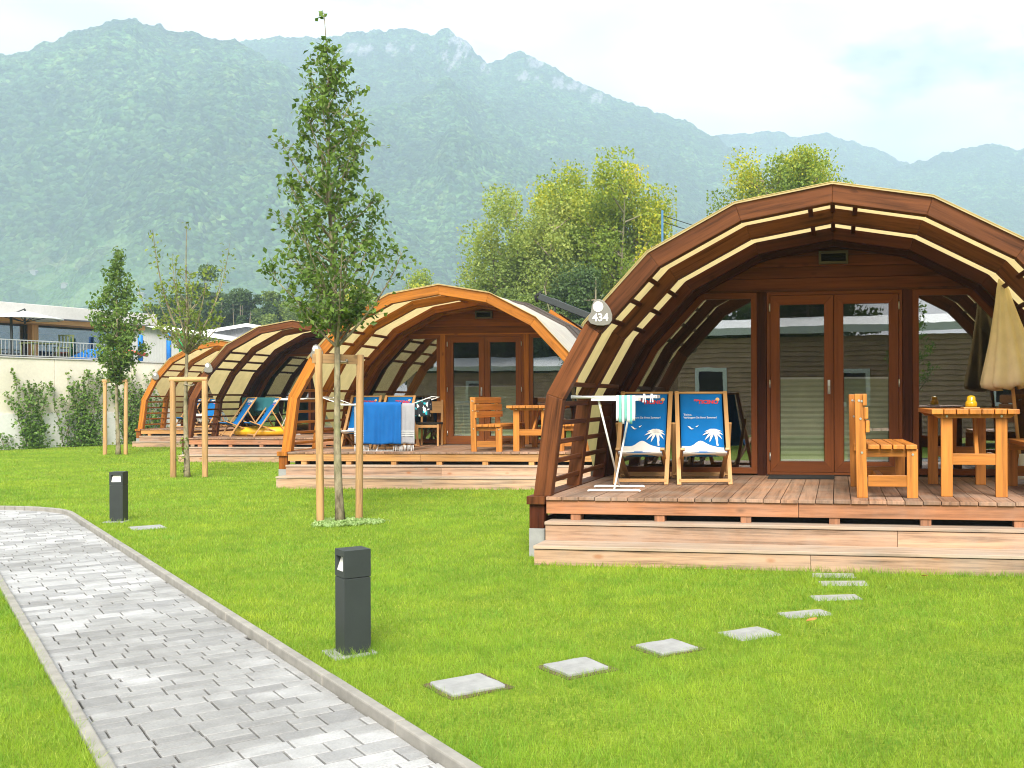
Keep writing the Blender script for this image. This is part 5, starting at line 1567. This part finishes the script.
# ================================================================== OPPOSITE SIDE (behind the camera, seen in the glass)
def mobile_home(lab, x0, x1, y, yb, h, wins):
    t = thing('mobile_home', lab, 'mobile home', (0, 0, 0), 0, 'mobile homes opposite the cabins')
    mb = MB(); n = int(h / .15)
    for k in range(n):
        z = .3 + k * .15
        mb.hexa([(x0, y + .02, z), (x1, y + .02, z), (x1, yb, z), (x0, yb, z), (x0, y, z + .146), (x1, y, z + .146), (x1, yb, z + .146), (x0, yb, z + .146)])
        mb.v[-8:] = [(a, b + (.02 if i in (0, 1) else 0), c) for i, (a, b, c) in enumerate(mb.v[-8:])]
    obj('siding', mb, 'siding', t)
    mb = MB(); mb.hexa([(x0 - .2, y + .3, h + .28), (x1 + .2, y + .3, h + .28), (x1 + .2, yb - .3, h + .9), (x0 - .2, yb - .3, h + .9), (x0 - .2, y + .3, h + .5), (x1 + .2, y + .3, h + .5), (x1 + .2, yb - .3, h + 1.1), (x0 - .2, yb - .3, h + 1.1)]); obj('roof', mb, 'white', t)
    for (xa, xb, za, zb) in wins:
        o_ = [(xa, za), (xb, za), (xb, zb), (xa, zb)]; mb = MB(); frame_poly(mb, o_, closed_offs(o_, .12), y + .03, y + .09); w_ = obj('window', mb, 'white', t)
        mb = MB(); mb.bx(xa + .1, xb - .1, y + .03, y + .045, za + .1, zb - .1); obj('pane', mb, 'black', w_)
mobile_home('brown slatted mobile home with white windows mirrored in the cabin glass', -6.2, 4.6, -7.2, -11, 3.1, [(-5.6, -4.6, 1.2, 2.4), (-1.2, -.2, 1.2, 2.3), (3.2, 4.2, 1.2, 2.3)])
mobile_home('pale slatted mobile home mirrored in the glass of the orange cabin', -18, -7.6, -7.6, -11.5, 2.5, [(-15, -13.8, 1.2, 2.3), (-10.5, -9.3, 1.2, 2.3)])
young_tree('young_pear_tree', 'young tree behind the viewer mirrored in the right window of cabin 434', 1.4, -2.8,
           [(1.7, .2), (2.1, .6), (2.7, .7), (3.4, .5), (4.2, .2), (4.4, .05)], 4.5, .05, 40, 1300, .08, 'leaf_young', (0, 0), 44, 52)
big_tree('dark_bushy_tree', 'dark tree behind the mobile homes mirrored in the left door pane', -3.5, -16, 7.5, 5.5, 1.5, 'leaf_dark', 51, 60, 220, .18, 'round', None, .1)
big_tree('dark_bushy_tree', 'bushy tree behind the mobile homes mirrored in the left window', -8.5, -17, 7.0, 5.0, 1.5, 'leaf_dark', 52, 60, 220, .18, 'round', None, .2)

big_tree('dark_bushy_tree', 'added dark tree behind the pale mobile home, darkening the orange cabin door reflection', -13, -15, 8.0, 6.5, 1.5, 'leaf_dark', 53, 60, 220, .2, 'round', None, .1)  # added out of view to darken the sky mirrored in the orange cabin glass
big_tree('dark_bushy_tree', 'added dark tree at the far side of the pale mobile home, darkening the glass', -19, -15, 7.5, 6.5, 1.5, 'leaf_dark', 54, 60, 220, .2, 'round', None, .0)  # second unseen tree, added to dim the same bright reflection
# ================================================================== MOUNTAINS
def ridge(name, pts, Yc, foot, nu, nr, seed, relief=.10, pw=.85, rockspots=(), rough=1.0, fields=False, u_pad=260):
    px = np.array([p[0] for p in pts], float); py = np.array([p[1] for p in pts], float)
    us = np.linspace(px[0], px[-1], nu)
    crest = np.interp(us, px, py)
    # soften the corners of the traced ridge line and add tree-height roughness
    k = max(3, int(nu * 16 / (px[-1] - px[0]))) | 1
    ker = np.hanning(k + 2)[1:-1]; ker /= ker.sum()
    crest = np.convolve(np.pad(crest, k // 2, mode='edge'), ker, mode='valid')
    crest = crest + (vnoise(us / 9, us * 0 + seed, seed) - .5) * 5 * rough + (vnoise(us / 2.6, us * 0, seed + 3) - .5) * 2.2 * rough
    ang = (us - CX) / F_PX
    t = np.linspace(0, 1, nr); tb = np.array([1.02, 1.05, 1.10])
    T = np.concatenate([t, tb])
    A, TT = np.meshgrid(ang, T, indexing='ij'); U = np.repeat(us[:, None], len(T), 1)
    ycv = Yc * (1 + .06 * (fbm(us / 140.0, us * 0 + 2, seed + 5, 3) - .5))
    Y = foot * Yc + (ycv[:, None] - foot * Yc) * TT
    zc = 1.43 + (HY - crest) / F_PX * ycv
    tc_ = np.minimum(TT, 1)
    prof = tc_ ** pw
    X = A * Y
    env = np.sin(PI * tc_) ** .8
    g = fbm(X / (Yc * .10) + TT * .6, Y / (Yc * .22), seed, 4) - .47
    g2 = fbm(X / (Yc * .035), Y / (Yc * .06), seed + 9, 4) - .47
    Z = zc[:, None] * (prof + relief * env * (g * 2.4 + g2 * 1.1))
    canopy = (vnoise(X / 7.0, Y / 8.0, seed + 1) + .7 * vnoise(X / 3.4, Y / 4.0, seed + 2)) * 4.5
    Z = Z + canopy * np.minimum(1, TT * 6) * (TT < .985)
    back = np.maximum(0, TT - 1); Z = Z * (1 - 3.5 * back)
    rock = np.zeros_like(Z)
    ypx = HY - (Z - 1.43) * F_PX / Y
    for (rx, ry, rw, rh, st) in rockspots:
        m = np.exp(-(((U - rx) / rw) ** 2 + ((ypx - ry) / rh) ** 2))
        nz = fbm(U / 3.6 + ypx / 9, ypx / 8.0, seed + 21, 4)
        rock = np.maximum(rock, np.clip((m * 1.1 - .42 + (nz - .47) * 4.2) * 2.0 * st * (m > .15), 0, 1))
    field = np.zeros_like(Z)
    if fields:
        nf = fbm(X / 170.0, Y / 240.0, seed + 31, 3)
        field = np.clip((nf - .46) * 9, 0, 1) * np.clip((150 - Z) / 60, 0, 1)
        field = np.maximum(field, np.clip(1.6 * np.exp(-(((U - 116) / 22) ** 2 + ((ypx - 238) / 9) ** 2)) - .5, 0, 1))
        Z = Z - canopy * field * .8
    nT = len(T); verts = np.stack([X, Y, Z], -1).reshape(-1, 3)
    i, j = np.meshgrid(np.arange(nu - 1), np.arange(nT - 1), indexing='ij'); a = (i * nT + j).ravel()
    faces = np.stack([a, a + nT, a + nT + 1, a + 1], 1)
    me = np_mesh(name, verts, faces, None, True, {'rock': rock.ravel(), 'field': field.ravel()})
    o = obj(name, me, 'forest'); o['kind'] = 'structure'; return o
ridge('mountain', [(-500, 210), (-300, 140), (-100, 75), (0, 53), (30, 50), (45, 44), (90, 27), (125, 20), (150, 24), (185, 31), (215, 36), (240, 43), (280, 66), (330, 104), (380, 146), (430, 186), (480, 232), (540, 285), (620, 340), (700, 372)], 1300, .56, 800, 330, 2, .125, .80, (), 1.0, True)
ridge('mountain', [(120, 120), (200, 62), (245, 40), (270, 36), (320, 36), (350, 31), (400, 29), (428, 31), (436, 33), (445, 25), (452, 30), (459, 35), (470, 42), (485, 61), (510, 76), (560, 104), (620, 150), (680, 205), (760, 270), (850, 330)], 1680, .48, 640, 240, 5, .10, .85, ((462, 48, 12, 14, 1.6), (449, 52, 5, 14, 1.3), (362, 48, 14, 5, .8), (395, 48, 6, 6, .7), (414, 46, 5, 7, .6), (485, 68, 7, 5, .9)), .9)
ridge('mountain', [(380, 130), (440, 84), (490, 64), (512, 53), (524, 51), (540, 58), (567, 75), (612, 97), (662, 115), (687, 121), (712, 135), (740, 152), (780, 182), (830, 225), (900, 280), (980, 330)], 1800, .5, 520, 170, 8, .07, .88, ((536, 62, 8, 5, 1), (528, 76, 9, 4, 1.3), (560, 82, 14, 5, 1.1), (578, 86, 8, 5, 1), (598, 97, 9, 5, .5)), .9)
ridge('hill', [(330, 110), (370, 132), (420, 165), (470, 210), (505, 250), (560, 300), (640, 350)], 1430, .5, 220, 130, 11, .08, .85, (), .9)
ridge('hill', [(470, 262), (520, 196), (560, 168), (600, 160), (650, 158), (700, 165), (760, 166), (800, 172), (850, 191), (910, 222), (1000, 270), (1100, 330)], 1850, .55, 420, 130, 14, .07, .9, (), .8)
ridge('mountain', [(560, 220), (650, 152), (690, 140), (727, 135), (750, 134), (772, 131), (797, 137), (832, 134), (862, 145), (912, 165), (960, 190), (1040, 240)], 2250, .62, 340, 90, 17, .07, .9, (), .7)
ridge('mountain', [(780, 240), (850, 192), (890, 170), (912, 164), (952, 152), (975, 148), (992, 146), (1012, 150), (1030, 151), (1100, 135), (1200, 110), (1320, 120), (1450, 150)], 2020, .56, 420, 110, 20, .07, .9, (), .8)

# a few white houses on the foot of the mountain
def on_slope(px, py):
    o = bpy.data.objects['mountain']; dg = bpy.context.evaluated_depsgraph_get()
    d = V(((px - CX) / F_PX, 1, (HY - py) / F_PX)).normalized()
    h, loc, n, i = o.ray_cast(V((0, 0, 1.43)), d)
    return loc if h else None
for px, py, lab in ((35, 271, 'white house on a vineyard terrace at the left foot of the mountain'), (66, 284, 'small white house low among the vineyards'), (142, 294, 'white house right of the cone-shaped tree top')):
    p = on_slope(px, py)
    if p is None: continue
    t = thing('hillside_house', lab, 'house', p, random.uniform(-.3, .3), 'houses on the mountain foot')
    mb = MB(); mb.bx(-2.6, 2.6, -2, 2, -2, 1.8); obj('wall', mb, 'concrete', t)
    mb = MB(); mb.prism([(-3, 1.75), (3, 1.75), (0, 2.9)], -2.4, 2.4); obj('roof', mb, 'kerb', t)

# ================================================================== HAZE
def m_haze():
    t = NT('haze'); p = t.n('VolumePrincipled')
    p.inputs['Color'].default_value = (.64, .785, 1.0, 1); p.inputs['Density'].default_value = .00061
    p.inputs['Anisotropy'].default_value = .0
    t.l(p.outputs[0], t.out.inputs['Volume']); return t.m
mb = MB(); mb.bx(-2300, 2300, -60, 2560, -1.2, 690)
hz = obj('haze', mb, m_haze()); hz['kind'] = 'stuff'

# ================================================================== RENDER SETTINGS
sc.render.engine = 'CYCLES'
cy = sc.cycles
cy.use_denoising = True
try: cy.denoiser = 'OPENIMAGEDENOISE'
except Exception: pass
cy.max_bounces = 8; cy.diffuse_bounces = 3; cy.glossy_bounces = 3; cy.transmission_bounces = 5; cy.volume_bounces = 2; cy.transparent_max_bounces = 12
cy.pixel_filter_type = 'BLACKMAN_HARRIS'; cy.filter_width = 1.05
cy.sample_clamp_indirect = 6; cy.caustics_reflective = False; cy.caustics_refractive = False
sc.view_settings.view_transform = 'Standard'; sc.view_settings.look = 'None'
sc.view_settings.exposure = 1.70; sc.view_settings.gamma = 1
sc.view_settings.use_curve_mapping = False
